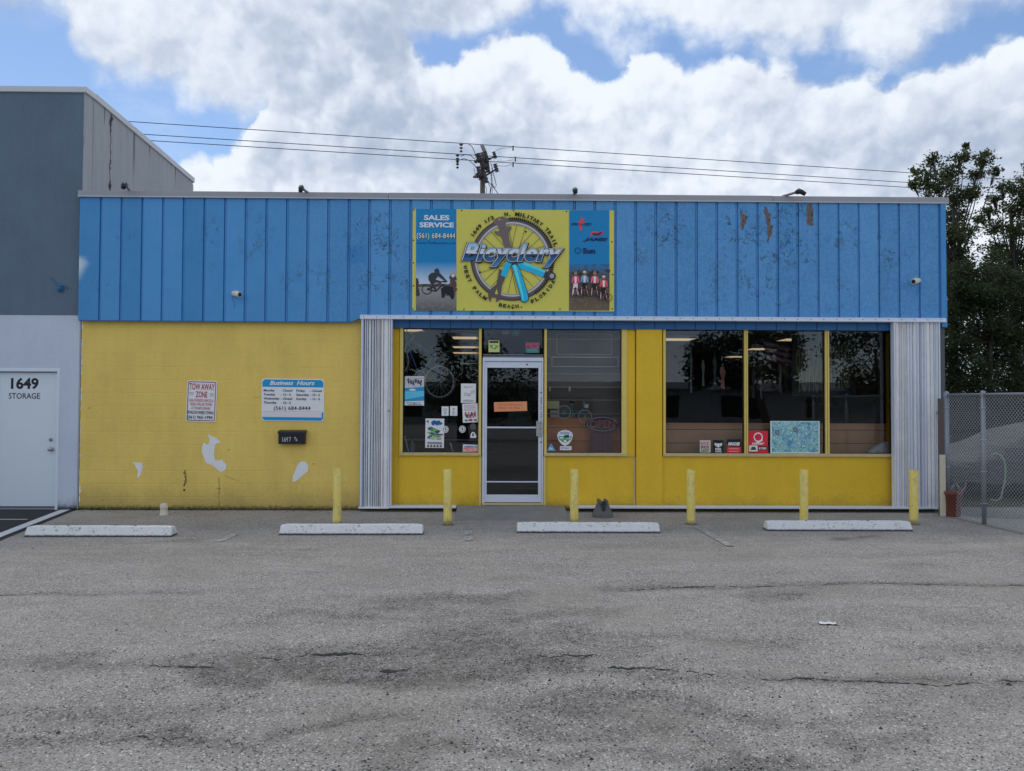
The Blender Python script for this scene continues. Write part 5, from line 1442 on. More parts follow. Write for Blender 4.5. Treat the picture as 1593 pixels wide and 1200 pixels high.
a = Art(y-.0055, lambda u, v: (xa + (xb-xa)*u/100, zb - (zb-za)*v/100)); rr = random.Random(12)
for (cx, cy) in ((14, 34), (50, 26)): a.RG(cx, cy, 3.0, 5.0, flat(60, 84, 104), 20); a.P(irregular(cx, cy, 2.4, 4, 8, .4, 3), flat(120, 96, 90))
for i in range(60):
    x, y2 = rr.uniform(5, 94), rr.uniform(20, 92); a.LN((x, y2), (x+rr.uniform(-4, 6), y2+rr.uniform(-5, 5)), .0025, flat(*rr.choice([(36,70,100), (170,190,190), (120,100,90), (60,110,120)])))
a.build("map_drawing", o)

# ================================================================== INSIDE THE WINDOWS
def inn(name, r_, g_, b_, k=1.0, rough=.6, **kw): return mat(name, alb(r_, g_, b_, k, ILLIN), rough, .08, 6, .08, 40, **kw)
ILLIN = (0.17, 0.195, 0.235)
def slat_panel(px0, px1, pyt, pyb, y, M, Mg, rows, label, name="slat_panel"):
    xa, za = Fp(px0, pyb, y); xb, zb = Fp(px1, pyt, y)
    m = MB(); zs_ = [zb] + [FZ(r_, y, 900) for r_ in rows] + [za]
    for i in range(len(zs_)-1):
        m.box(xa, xb, y, y+.018, zs_[i+1]+.006, zs_[i]-.004, M)
    m.box(xa, xb, y+.012, y+.022, za, zb, Mg)
    return tag(m.build(name), label, "display panel", "slatted display panels behind the windows")
M_SLG = inn("grey slat board", 58, 56, 56, .7); M_SLL = inn("slat groove light", 112, 112, 114, 1.0)
M_SLO = inn("orange brown slat board", 112, 72, 48, 1.0); M_SLD = inn("slat groove dark", 50, 34, 28, .6)
M_SLB = inn("tan slat board", 104, 82, 66, 1.0)
slatp = slat_panel(845, 972, 500, 650, .36, M_SLG, M_SLL, [528, 555, 582, 602.5, 622.5, 644], "tall grey slatted board behind the middle window")
slat_panel(845, 972, 650.5, 712, .34, M_SLO, M_SLD, [665.5, 686.5], "orange brown slatted board low behind the middle window")
slat_panel(1030, 1400, 659, 716, .34, M_SLB, M_SLD, [668, 689], "long tan slatted board low behind the large right window")
def frame_outline(px0, py0, px1, py1, y, w, M_, name):
    xa, za = Fp(px0, py1, y); xb, zb = Fp(px1, py0, y); m = MB()
    m.box(xa, xb, y-.008, y, zb-w, zb, M_); m.box(xa, xb, y-.008, y, za, za+w, M_); m.box(xa, xa+w, y-.008, y, za+w, zb-w, M_); m.box(xb-w, xb, y-.008, y, za+w, zb-w, M_)
    return m.build(name, slatp)
SLATP = slatp
_n = 0
for q_ in ((858, 556, 962, 571, .33, .012, M_SLL, "display_rail"), (866, 520, 952, 552, .345, .008, M_SLL, "display_frame")):
    frame_outline(*q_)
m = MB(); xa, za = Fp(851, 636, .33); xb, zb = Fp(870, 624, .33); m.box(xa, xb, .32, .33, za, zb, inn("beige card", 120, 112, 96, 1.0)); tag(m.build("beige_card"), "plain beige card on the grey board beside the little bicycle", "card")
m = MB(); xa, za = Fp(856, 650, .33); xb, zb = Fp(870, 638.5, .33); mid = (za+zb)/2; Mc = inn("grey card", 100, 102, 104, 1.0); m.box(xa, xb, .32, .33, za, mid-.006, Mc); m.box(xa, xb, .32, .33, mid+.006, zb, Mc); m.box(xa, xb, .325, .331, mid-.006, mid+.006, M_SLD)
tag(m.build("grey_card"), "two line grey card below the plain beige card", "card")
for k, px in enumerate((855, 886)):
    m = MB(); xa, za = Fp(px-1.3, 609, .33); xb, zb = Fp(px+1.3, 601.5, .33); m.box(xa, xb, .30, .355, za, zb, inn("white price tag", 150, 150, 150))
    tag(m.build("price_tag"), ["tiny white tag on the grey board near its left edge", "tiny white tag on the grey board above the little bicycle"][k], "tag")

# ---- bicycles
def bicycle(name, loc, R_, label, s, cf, tyre=(.02, .02, .02), rim=(.3, .3, .3), group=None, step=False, basket=False, wheels=(0, 1)):
    """side-on bicycle, front wheel towards +x before R_ is applied; loc = rear hub"""
    o = thing(name, loc, label, "bicycle", group); L0 = Vector(loc)
    T = lambda p: L0 + (R_ @ (Vector(p)*s))
    MF = mat(name+" frame", cf, .35, .1, 10, 0); MT = mat("bicycle tyre %.2f" % tyre[0], tyre, .7, .1, 20, 0); MR_ = mat("bicycle rim %.2f" % rim[0], rim, .35, .1, 20, 0); MK = M_BLACKP
    wb, r_ = 1.02, .33
    for wx in [(0, 0, 0), (wb, 0, 0)]:
        if (0 if wx[0] == 0 else 1) not in wheels: continue
        m = MB(); m.tube([T((wx[0]+r_*cos(2*pi*i/40), 0, r_*sin(2*pi*i/40))) for i in range(40)], .018*s, MT, 8, closed=True); w = m.build("wheel", o)
        m = MB(); m.tube([T((wx[0]+(r_-.03)*cos(2*pi*i/40), 0, (r_-.03)*sin(2*pi*i/40))) for i in range(40)], .011*s, MR_, 6, closed=True)
        for i in range(18):
            an = 2*pi*i/18; m.tube([T((wx[0], .02*(-1)**i, 0)), T((wx[0]+(r_-.03)*cos(an), 0, (r_-.03)*sin(an)))], .0022*s if s > .6 else .004*s, MR_, 4, caps=False)
        m.tube([T((wx[0], -.05, 0)), T((wx[0], .05, 0))], .018*s, MR_, 8); m.build("rim", w)
    bb = (.43, 0, -.06); st = (.30, 0, .42); hd = (.84, 0, .50); hb = (.87, 0, .38)
    f = MB(); tb = .016*s
    if not step: f.tube([T(st), T(hd)], tb, MF, 8)
    else: f.tube([T((.36, 0, .18)), T((.62, 0, .14)), T(hb)], tb, MF, 8)
    for a_, b_ in [(bb, st), (bb, hb), (hd, hb), (bb, (0, .05, 0)), (bb, (0, -.05, 0)), (st, (0, .05, 0)), (st, (0, -.05, 0))]: f.tube([T(a_), T(b_)], tb if b_[1] == 0 else tb*.55, MF, 8)
    f.build("frame", o)
    f = MB(); f.tube([T(hb), T((.90, .045, .28)), T((wb, .045, 0))], tb*.8, MF, 8); f.tube([T(hb), T((.90, -.045, .28)), T((wb, -.045, 0))], tb*.8, MF, 8); f.build("fork", o)
    f = MB(); f.tube([T(hd), T((.82, 0, .60)), T((.86, 0, .64))], tb*.8, MR_, 8); f.tube([T((.78, -.28, .70)), T((.88, -.12, .64)), T((.88, .12, .64)), T((.78, .28, .70))], tb*.7, MR_, 8); f.build("handlebar", o)
    f = MB(); f.tube([T(st), T((.27, 0, .52))], tb*.8, MR_, 8); f.tube([T((.16, 0, .55)), T((.20, 0, .56)), T((.30, 0, .545)), T((.42, 0, .54))], [.03*s, .06*s, .045*s, .015*s], MK, 8); f.build("saddle", o)
    f = MB(); f.tube([T((bb[0]+.10*cos(2*pi*i/20), .04, bb[2]+.10*sin(2*pi*i/20))) for i in range(20)], .008*s, MR_, 5, closed=True); f.tube([T((bb[0]-.1, .06, bb[2]-.13)), T((bb[0]+.1, -.06, bb[2]+.13))], .010*s, MR_, 6); f.build("crank", o)
    if basket:
        f = MB(); c_ = Vector((.98, 0, .50))
        f.box(-.09, .09, -.10, .10, -.09, .09, inn("white basket", 150, 156, 150), Matrix.Translation(T(c_)) @ R_.to_4x4() @ Matrix.Scale(s, 4)); f.build("basket", o)
    return o
xk, zk = Fp(877.5, 641.5, .16)
bicycle("toy_bicycle", (xk, .16, zk), Matrix.Rotation(radians(11.5), 3, 'Y'), "tiny teal and white model bicycle hanging behind the middle window", .335, (.10, .52, .62), (.5, .5, .47), alb(170, 170, 158, 1.6, ILLIN), step=True, basket=True)
xk, zk = Fp(684, 594, .75)
bicycle("hanging_bicycle", (xk, .75, zk), Matrix.Rotation(radians(180+28), 3, 'Z') @ Matrix.Rotation(radians(-22), 3, 'Y'), "blue bicycle hanging in the dark behind the left window", .86, (.07, .22, .70), (.05, .05, .05), (.75, .75, .75))
# ---- open sign (unlit) and its lower board
yO = .12; cx, cz = Fp(937, 660, yO)
o = thing("open_sign", (cx, yO, cz-.12), "unlit oval OPEN sign with dull red letters in the middle window", "sign")
m = MB(); rx, rz = .27, .125
m.prism([(cx+rx*cos(2*pi*i/40), cz+rz*sin(2*pi*i/40)) for i in range(40)], yO, yO+.02, inn("dark sign board", 40, 38, 48, .7)); m.build("back_board", o)
m = MB(); m.tube([(cx+(rx-.03)*cos(2*pi*i/44), yO-.012, cz+(rz-.016)*sin(2*pi*i/44)) for i in range(40)], .006, inn("grey neon tube", 100, 104, 116), 6); m.build("oval_tube", o)
m = MB(); MRN = inn("red neon tube", 150, 52, 60, 1.9)
m.text("OPEN", cx, cz-.055, .115, MRN, yO-.004, w=.40, bold=.0); m.text("OPEN", cx, cz-.052, .108, inn("deep red tube", 96, 36, 44, 1.6), yO-.006, w=.39, bold=-.012); m.build("tube_lettering", o)
m = MB(); xa, za = Fp(918, 706, yO); xb, zb = Fp(953, 674, yO); m.box(xa, xb, yO+.004, yO+.02, za, zb, inn("dusky board", 54, 36, 48, .8))
for i in range(3): m.box(xa+.09+i*.075, xa+.10+i*.075, yO, yO+.004, za+.02, zb-.03, inn("dusky line", 74, 50, 62, .8))
m.box(xa+.09, xb-.04, yO-.001, yO+.004, zb-.10, zb-.092, inn("dusky line", 74, 50, 62, .8)); m.build("hours_board", o)
# ---- ceiling lights
M_LIT = None
def lit():
    m = bpy.data.materials.new("lit diffuser"); m.use_nodes = True; m.node_tree.nodes.clear(); g = G(m.node_tree)
    o = g.new('ShaderNodeOutputMaterial'); e = g.new('ShaderNodeEmission'); e.inputs[0].default_value = (1.0, .72, .42, 1); e.inputs[1].default_value = .55
    g.l.new(e.outputs[0], o.inputs[0]); return m
M_LIT = lit(); zL = 2.93
fl = None
def ceil_at(px, py):
    d = px_dir(px, py); t = (zL - CAM.z)/d.z; return CAM.x + d.x*t, CAM.y + d.y*t
LL = [((1049, 528), 1.2, "warm lit ceiling light seen at the left edge of the large right window"), ((1146, 555), 1.2, "farthest warm ceiling light, behind the dark mullion of the large right window"), ((1188, 543), 1.2, "warm ceiling light just right of the mullion in the large right window"),
      ((1243, 528.5), 1.2, "warm ceiling light beside the hanging flag"), ((640, 513), 1.2, "warm ceiling light in the top left corner of the left window"), ((724, 525.5), 1.3, "nearest of the three warm ceiling lights at the right of the left window"),
      ((725, 540), 1.6, "middle of the three warm ceiling lights at the right of the left window"), ((726, 549), 2.0, "farthest of the three warm ceiling lights at the right of the left window")]
for (p, w, lb), sxl in zip(LL, (.6, .45, .6, .6, .32, .40, .48, .56)):
    x, y = ceil_at(*p); dd = .62
    if y > 11: y = 11
    if fl is None:
        fl = thing("ceiling_light", (x, y, zL), lb, "ceiling light", "warm ceiling lights in the shop")
        m = MB(); 
        for a_, b_, c_, d_ in [(-.64, .64, -.34, -.30), (-.64, .64, .30, .34), (-.64, -.60, -.30, .30), (.60, .64, -.30, .30)]: m.box(x+a_, x+b_, y+c_, y+d_, zL-.01, zL+.04, M_ALU)
        m.build("frame", fl); m = MB(); m.box(x-.60, x+.60, y-.30, y+.30, zL+.0, zL+.03, M_LIT); m.build("diffuser", fl); q = fl
    else:
        q = copy_tree(fl); q["label"] = lb
    q.location = (x, y, zL); q.scale = (sxl, 1, 1)
# ---- flag, mirrored banner, clutter
def cloth(m, x0, x1, z0, z1, y, M_, nx=14, nz=3, amp=.03, ph=0, shear=0.0):
    vs = [(x0+(x1-x0)*i/nx, y+amp*sin(i*.9+ph)+.01*j, z0+(z1-z0)*j/nz + shear*(x1-x0)*(i/nx)) for j in range(nz+1) for i in range(nx+1)]
    m.add(vs, [(j*(nx+1)+i, j*(nx+1)+i+1, (j+1)*(nx+1)+i+1, (j+1)*(nx+1)+i) for j in range(nz) for i in range(nx)], M_, True)
yF = 1.6; xa, za = Fp(1186, 562, yF); xb, zb = Fp(1234, 526, yF)
m = MB(); hh = (zb-za)/7
for i in range(7): cloth(m, xa + .02*(7-i)*.6, xb, za+hh*i, za+hh*(i+1), yF, inn("flag red", 60, 34, 48, .8) if i % 2 == 0 else inn("flag white", 92, 92, 112, .9), shear=-.22)
ob = m.build("striped_flag"); tag(ob, "red and white striped flag hanging behind the big window", "flag")
yN = 1.1; m = MB(); MNV = inn("olive banner letter", 66, 68, 44, .5)
o = thing("banner", (FX(1279, yN), yN, FZ(610, yN)), "dark banner with tall olive letters, read backwards, hanging in the right panes", "banner")
xa, za = Fp(1232, 616, yN); xb, zb = Fp(1330, 520, yN); m.box(xa, xb, yN, yN+.01, za, zb, inn("dark banner cloth", 22, 24, 34, .5)); m.build("cloth", o)
m = MB(); m.text("SHOP", FX(1256, yN), FZ(607, yN), .74, MNV, yN-.004, w=.40, bold=.02, mirror=True); m.text("BIKE", FX(1304, yN), FZ(600, yN), .74, MNV, yN-.004, w=.40, bold=.02, mirror=True); m.build("lettering", o)
# hanging merchandise deeper inside
rr = random.Random(31)
MM = [inn("merch %d" % i, *c_, .8) for i, c_ in enumerate([(60,64,74), (88,96,110), (40,50,60), (90,60,60), (30,34,40)])]
HL = [(1075, 545, 612, 1.4), (1094, 560, 602, 2.2), (1112, 556, 600, 1.8), (1124, 570, 606, 1.5), (1172, 575, 620, 1.6), (1184, 588, 622, 2.0), (1214, 560, 612, 1.9), (1222, 566, 610, 2.4), (1330, 570, 616, 2.2), (1360, 590, 606, 1.7)]
MI = []
for i, (px, pt, pb, y) in enumerate(HL):
    x, z1 = Fp(px, pb, y); z0 = FZ(pt, y, px); m = MB(); w = rr.uniform(.02, .05)
    pts = [(x-w*.5, z0), (x+w*.5, z0), (x+w*1.3, z0-(z0-z1)*.25), (x+w*.7, z0-(z0-z1)*.6), (x+w*1.1, z1), (x-w*.8, z1+.02), (x-w*.4, z0-(z0-z1)*.5), (x-w*1.2, z0-(z0-z1)*.2)]
    m.prism(pts, y, y+.02, MM[i % 5]); m.tube([(x, y+.01, z0), (x, y+.01, 2.95)], .003, MM[2], 4)
    tag(m.build("hanging_gear"), "dim pale piece of gear hanging on a string behind the big window", "gear", "gear hanging on strings behind the big window")
x, z = Fp(1340, 640, 3.0)
m = MB(); MD = inn("dim rack", 32, 36, 46, .7)
for k in range(5): m.box(x-1.2+k*.5, x-1.16+k*.5, 3.0, 3.04, .08, z+.1, MD)
m.box(x-1.2, x+.9, 2.99, 3.05, z+.1, z+.14, MD)
tag(m.build("clothes_rack", bevel=.004, seg=1), "dim low rack standing deep inside behind the right panes", "rack")
# white cap-like thing on the sill at the far right
y = .16; xa, za = Fp(1353, 706.5, y); xb, zb = Fp(1392, 687, y)
m = MB(); N = 14; w_ = xb-xa; vs = []
for i in range(N+1):
    t = i/N; h = (zb-za)*sin(min(1, t*1.15+.05)*pi/2)**.8
    vs += [(xa+w_*t, y-.02-.05*t, za), (xa+w_*t, y-.01, za+h), (xa+w_*t, y+.10, za+h*.95)]
m.add(vs, [(3*i, 3*i+3, 3*i+4, 3*i+1) for i in range(N)] + [(3*i+1, 3*i+4, 3*i+5, 3*i+2) for i in range(N)], mat("white helmet shell", (.88, .88, .9), .4, .05, 9, 0), True)
for i in range(9): x = xa+.03+i*.03; m.prism([(x, za), (x+.02, za), (x+.012, za+.025+.012*(i % 3))], y-.078, y-.07, M_BLACKP)
tag(m.build("helmet"), "white rounded helmet on the window sill beside the right shutter", "helmet")
# stand shelf in the left window, bottle, stand legs
yv = .5; m = MB(); xa, za = Fp(622, 684, yv); xb, _ = Fp(750, 684, yv); m.box(xa, xb, yv, yv+.10, za-.012, za+.002, inn("shelf edge", 84, 88, 98)); tag(m.build("shelf", bevel=.003, seg=1), "thin grey shelf across the bottom of the left window", "shelf")
m = MB(); x, z = Fp(641, 703, .4); m.lathe([(.045, 0), (.048, .08), (.045, .10), (.048, .14), (.03, .18), (.016, .20), (.016, .235), (0, .24)], inn("dim bottle", 52, 58, 70), (x, .42, z-.03), 18); tag(m.build("bottle"), "dim grey drinking bottle in the lower left of the left window", "bottle")
for k, (p1, p2, lb) in enumerate([((630, 680), (637, 703), "pale slanted stand leg in the bottom left corner of the left window"), ((701, 690), (706, 703), "pale slanted stand leg right of the lakeside poster")]):
    m = MB(); a_ = Fp(*p1, .3); b_ = Fp(*p2, .3); m.tube([(a_[0]-.02, .3, a_[1]+.01), (a_[0], .3, a_[1]), (b_[0], .3, b_[1]-.06)], .010, inn("pale tube", 110, 114, 124), 8); tag(m.build("stand_leg"), lb, "stand leg", "slanted stand legs in the left window")
# light rail hanging in left window
m = MB(); y = .5; P_ = lambda px, py: (FX(px, y, py), y, FZ(py, y, px))
m.tube([P_(633, 512), P_(633, 564), P_(638, 576)], .008, inn("pale rail", 84, 90, 104), 6); m.tube([P_(742, 512), P_(742, 562)], .008, inn("pale rail", 84, 90, 104), 6); m.tube([P_(630, 511), P_(744, 511)], .006, inn("pale rail", 84, 90, 104), 6)
tag(m.build("hanging_rail"), "pale thin rail frame hanging just inside the left window", "rail")
m = MB(); y = 1.0; m.tube([P_(716, 566), P_(742, 566)], .012, inn("white bar", 120, 130, 150), 6); tag(m.build("white_bar"), "short pale bar with blue clamp high at the right of the left window", "bar")
# ================================================================== FENCE
M_GALV = mat("galvanised steel", (.30, .32, .35), .45, .15, 14, .1, 60, metal=.35)
M_WIRE = mat("galvanised wire", (.52, .54, .58), .45, .15, 14, 0, metal=.35)
fa = Vector((*GP(1474, 803), 0)); fb = Vector((*GP(1537, 816), 0)); fd = (fb-fa).normalized(); seg = (fb-fa).length
fd = Vector((*GP(1600, 832), 0)) - fa; fd.normalize()
FH = 1.84
fn = thing("chain_link_fence", fa, "grey chain link fence running from the shop corner towards the viewer", "fence")
L = seg*6
posts = [0.0, seg, seg*3.5, seg*6]
m = MB(); pp = lambda t, z, off=0.0: fa + fd*t + Vector((-fd.y, fd.x, 0))*off + Vector((0, 0, z))
for i, t in enumerate(posts):
    m = MB(); r0 = .034 if i != 1 else .030
    m.tube([pp(t, -.1), pp(t, FH+.02)], r0, M_GALV, 16); m.lathe([(r0+.004, FH-.03), (r0+.006, FH+.02), (.03, FH+.05), (0, FH+.06)], M_GALV, (*pp(t, 0).xy, 0), 16); m.build("post", fn)
m = MB(); m.tube([pp(0, FH), pp(L, FH)], .021, M_GALV, 12); m.build("top_rail", fn)
m = MB(); cell = .056; n = int(L/cell); nh = int(FH/cell*1)
for i in range(n):
    pts = []
    for j in range(nh*2+1):
        x = i*cell + (cell*.5 if (j % 2) else 0) + (cell*.5*(i % 2) if False else 0)
        z = .02 + j*cell*.5*1.02
        pts.append(pp(x + (0), min(z, FH-.01), .024 + (.002 if j % 2 else -.002)))
    m.tube(pts, .0027, M_WIRE, 4, caps=False)
    pts = []
    for j in range(nh*2+1):
        x = i*cell + (-cell*.5 if (j % 2) else 0); z = .02 + j*cell*.5*1.02
        pts.append(pp(max(x, 0), min(z, FH-.01), .024 + (-.002 if j % 2 else .002)))
    m.tube(pts, .0027, M_WIRE, 4, caps=False)
m.build("wire_mesh", fn)
for t in (0.0, seg):
    for z in (.3, .75, 1.2, 1.65):
        m = MB(); m.tube([pp(t, z) + Vector((.036*cos(a_*2*pi/12), .036*sin(a_*2*pi/12), 0)) for a_ in range(12)], .005, M_WIRE, 5, closed=True); m.build("tie", fn)
# white post and planter beside the shutter
x, y = GP(1468.5, 804); m = MB(); o = thing("timber_post", (x, y+.04, 0), "narrow timber post, white painted below, between shutter and fence", "post")
m.box(x-.035, x+.035, y+.0, y+.05, 0, FZ(708, y, 1468), mat("off white paint", alb(150, 152, 150), .7, .12, 12, .2, 60, grime=.3)); m.build("white_board", o, bevel=.004, seg=1)
m = MB(); m.box(x-.03, x+.03, y+.052, y+.09, 0, FZ(620, y, 1468), mat("tan board", alb(70, 66, 66), .8, .2, 12, .2, 60, grime=.3)); m.build("tan_board", o, bevel=.004, seg=1)
x, y = GP(1491, 806); y += .14
m = MB(); o = thing("planter", (x, y, 0), "terracotta coloured tapered planter standing inside the fence corner", "planter")
m.lathe([(.10, 0), (.105, .01), (.128, .33), (.14, .335), (.142, .385), (.128, .388), (.124, .345), (0, .34)], mat("terracotta plastic", (.21, .07, .055), .65, .15, 12, .15, 50, grime=.25), (x, y, 0), 28); m.build("pot", o)
# concrete edge and pale path, grass behind the fence
MPATH = mat("pale concrete path", (.30, .295, .28), .9, .2, 3, .4, 80, grime=.2)
e0, e1 = Vector((*GP(1474, 803), .006)), Vector((*GP(1660, 845), .006))
m = MB(); dd = (e1-e0).normalized(); nn_ = Vector((-dd.y, dd.x, 0)); p2 = e0 + dd*5
m.add([e0-dd*.1-nn_*.06, p2-nn_*.06, p2+nn_*.10, e0-dd*.1+nn_*.10], [(0,1,2,3)], MPATH); tag(m.build("kerb_strip"), kind="structure")
m = MB(); m.add([(7.08, -.55, .004), (14, -2.6, .004), (30, -2.6, .004), (30, .45, .004), (7.08, .45, .004)], [(0,1,2,3,4)], mat("grey yard", (.19, .185, .175), .95, .3, 2, .5, 60)); tag(m.build("path", org=(10, 0, 0)), kind="structure")
m = MB(); m.add([(7.08, .45, .006), (40, .45, .006), (40, 40, .006), (7.08, 40, .006)], [(0,1,2,3)], mat("soil", (.07, .065, .045), .95, .3, 2, .5, 60)); tag(m.build("soil", org=(10, 5, 0)), kind="structure")
M_GRS = mat("grass blade", (.075, .10, .035), .8, .35, 9, 0); m = MB(); r = random.Random(4)
for i in range(5200):
    x, y = r.uniform(7.1, 12), .45 + r.random()**1.3*3.4; h = r.uniform(.025, .075); a_ = r.uniform(0, 6.3); w_ = Vector((cos(a_), sin(a_), 0))*.006; t = Vector((r.uniform(-.03, .03), r.uniform(-.03, .03), h))
    p = Vector((x, y, .004)); m.add([p-w_, p+w_, p+t], [(0,1,2)], M_GRS)
tag(m.build("grass", org=(9, 1, 0)), kind="stuff")

# ================================================================== COVERED CAR
yc = 1.25
co = thing("covered_car", (9.6, yc+.85, 0), "car under a wrinkled grey cover parked behind the chain link fence", "car")
def cover_mat():
    m, g = newmat("grey car cover"); P = g.obj(); n = g.noise(g.vmath('MULTIPLY', P, (1, 1, 2.5)), 3, 6, .6, .8); n2 = g.noise(P, 40, 4, .6)
    v = .125 + (n-.5)*.07 + (n2-.5)*.03; g.put(g.p.inputs['Base Color'], g.vec(v*.95, v*.97, v*1.05)); g.put(g.p.inputs['Roughness'], .8); g.put(g.p.inputs['Normal'], g.bump(n*2+n2*.2, .9, .08)); return m
MCV = cover_mat()
def topz(x):   # silhouette of the draped car along its length
    K = [(7.45, .62), (7.7, .705), (8.3, .745), (8.55, .80), (8.85, .93), (9.2, 1.07), (9.6, 1.25), (10.1, 1.36), (10.9, 1.38), (11.5, 1.25), (12.0, .98), (12.3, .9)]
    for i in range(len(K)-1):
        if x <= K[i+1][0]: t = (x-K[i][0])/(K[i+1][0]-K[i][0]); t = max(0, t); return K[i][1]*(1-t)+K[i+1][1]*t
    return K[-1][1]
m = MB(); NX, NY = 70, 22; vs = []
for i in range(NX+1):
    x = 7.42 + (12.3-7.42)*i/NX; H = topz(x); wz = 0.80 - .05*max(0, H-.9); hem = .29 + .02*sin(x*9) + .012*sin(x*23)
    arch = abs(x-8.07)
    if arch < .36: hem = max(hem, .29 + .03*cos(arch/.36*pi/2))
    endf = 1 - max(0, (7.62-x)/.22)**2*.25
    for j in range(NY+1):
        t = j/NY*2-1; s_ = abs(t); sg_ = 1 if t > 0 else -1
        if s_ < .5: yv_, zv_ = s_/.5*wz*.93, H*(1-.06*(s_/.5)**3)
        else:
            u = (s_-.5)/.5; yv_ = wz*(.93+.09*min(1, u*3)) + .012*sin(x*16+u*4); zv_ = (H*.94)*(1-u) + hem*u
        if i == 0: zv_ = min(zv_, H*.9)
        vs.append((x + (.05*(1-zv_) if i == 0 else 0), yc+.85 + sg_*yv_*endf, zv_ + .008*sin(x*11+t*9)))
m.add(vs, [(i*(NY+1)+j, (i+1)*(NY+1)+j, (i+1)*(NY+1)+j+1, i*(NY+1)+j+1) for i in range(NX) for j in range(NY)] , MCV, True)
m.add([vs[j] for j in range(NY+1)] + [(7.47, v[1], .3) for v in vs[:NY+1]], [(j, j+1, NY+2+j, NY+1+j) for j in range(NY)], MCV, True)
m.build("cover", co)
m = MB(); m.box(7.6, 12.1, yc+.12, yc+1.6, .16, .5, M_BLACKP); m.build("underbody", co)
for wx in (8.07, 11.3):
    for wy in (yc+.22, yc+1.50):
        m = MB(); R9 = Matrix.Translation((wx, wy, .30)) @ RX
        m.lathe([(.20, -.10), (.29, -.10), (.30, -.06), (.30, .06), (.29, .10), (.20, .10)], M_BLACKP, (0,0,0), 32, R9); w = m.build("wheel", co)
        if wy < yc+.5:
            m = MB(); m.tube([(wx+.185*cos(2*pi*i/32), wy-.10, .30+.185*sin(2*pi*i/32)) for i in range(32)], .016, mat("silver wheel", (.42, .42, .43), .35, .05, 9, 0, metal=.3), 8, closed=True)
            for k in range(5):
                an = 2*pi*k/5+.3; m.tube([(wx, wy-.10, .30), (wx+.18*cos(an-.12), wy-.10, .30+.18*sin(an-.12))], .013, MATS["silver wheel"], 6); m.tube([(wx, wy-.10, .30), (wx+.18*cos(an+.12), wy-.10, .30+.18*sin(an+.12))], .013, MATS["silver wheel"], 6)
            m.lathe([(0, .03), (.04, .02), (.045, 0)], MATS["silver wheel"], (0,0,0), 14, Matrix.Translation((wx, wy-.09, .30)) @ RX); m.build("rim", w)
# garden hose looped in the wire
m = MB(); Hp = lambda px, py: (lambda q: Vector((q[0], -.25, q[1])))(Fp(px, py, -.25))
pts = [Hp(*p) for p in [(1541, 708), (1549, 705.5), (1557, 709), (1562, 716), (1564, 726), (1564, 738), (1563, 750), (1560, 762), (1557, 775), (1550, 779), (1541, 777)]]
m.tube(pts, .011, mat("pale green hose", alb(96, 124, 112), .5, .2, 20, .1), 8); tag(m.build("garden_hose"), "pale green garden hose looped behind the fence wire", "hose")

# ================================================================== WOODEN FENCE AND TREES BEHIND
M_WF = mat("old dark fence boards", (.055, .050, .048), .9, .35, 6, .3, 40, grime=.3)
o = thing("wooden_fence", (12, 7.5, 0), "dark weathered board fence behind the covered car", "fence"); m = MB(); r = random.Random(9)
for i in range(90):
    x = 6.8 + i*.145; m.box(x, x+.135, 7.5+r.uniform(0, .012), 7.53, 0, 1.98+r.uniform(-.02, .02), M_WF)
m.build("boards", o); m = MB()
for z in (.35, 1.0, 1.7): m.box(6.8, 19.8, 7.45, 7.498, z, z+.08, M_WF)
m.build("rails", o)
def leaf_mat(name, c0, c1, c2):
    m, g = newmat(name); P = g.pos(); oi = Sk(g, g.new('ShaderNodeNewGeometry').outputs['Random Per Island'])
    n = g.noise(P, 1.6, 4, .6)
    c = g.mix(oi, c0, c1); c = g.mix(n.sm(.5, .7)*.5, c, c2)
    g.put(g.p.inputs['Base Color'], c); g.put(g.p.inputs['Roughness'], .55); g.p.inputs['Specular IOR Level'].default_value = .3
    t = g.new('ShaderNodeBsdfTranslucent'); g.put(t.inputs[0], g.mix(.5, c, (.12, .15, .03))); mx = g.new('ShaderNodeMixShader'); mx.inputs[0].default_value = .32
    g.l.new(g.p.outputs[0], mx.inputs[1]); g.l.new(t.outputs[0], mx.inputs[2]); g.l.new(mx.outputs[0], g.out.inputs[0]); return m
M_LF = leaf_mat("oak leaf", (.042, .060, .026), (.088, .112, .046), (.13, .12, .06))
M_LD = leaf_mat("shade leaf", (.028, .042, .020), (.064, .084, .038), (.09, .09, .05))
M_BARK = mat("tree bark", (.075, .065, .055), .95, .35, 10, .6, 40)
def leaves(m, c, rx, ry, rz, n, s, mt, r, twig=True):
    c = Vector(c); k = max(4, n//11)
    sub = []
    for _ in range(k):
        while True:
            v = Vector((r.uniform(-1, 1), r.uniform(-1, 1), r.uniform(-1, 1)))
            if v.length < 1: break
        v = v*(.55+.45*r.random()) ; sub.append(c + Vector((v.x*rx, v.y*ry, v.z*rz)))
    vs = []; fs = []; b = 0
    for i in range(n):
        p = sub[i % k] + Vector((r.gauss(0, 1), r.gauss(0, 1), r.gauss(0, 1)))*min(rx, rz)*.26
        d = Vector((r.uniform(-1, 1), r.uniform(-1, 1), r.uniform(-.8, .5))).normalized(); q = d.orthogonal().normalized(); q = Matrix.Rotation(r.uniform(0, 6.28), 3, d) @ q
        l = s*r.uniform(.7, 1.3); w = l*.30
        vs += [p - d*l*.5, p + q*w, p + d*l*.5, p - q*w]; fs.append((b, b+1, b+2, b+3)); b += 4
    m.add(vs, fs, mt)
    return sub
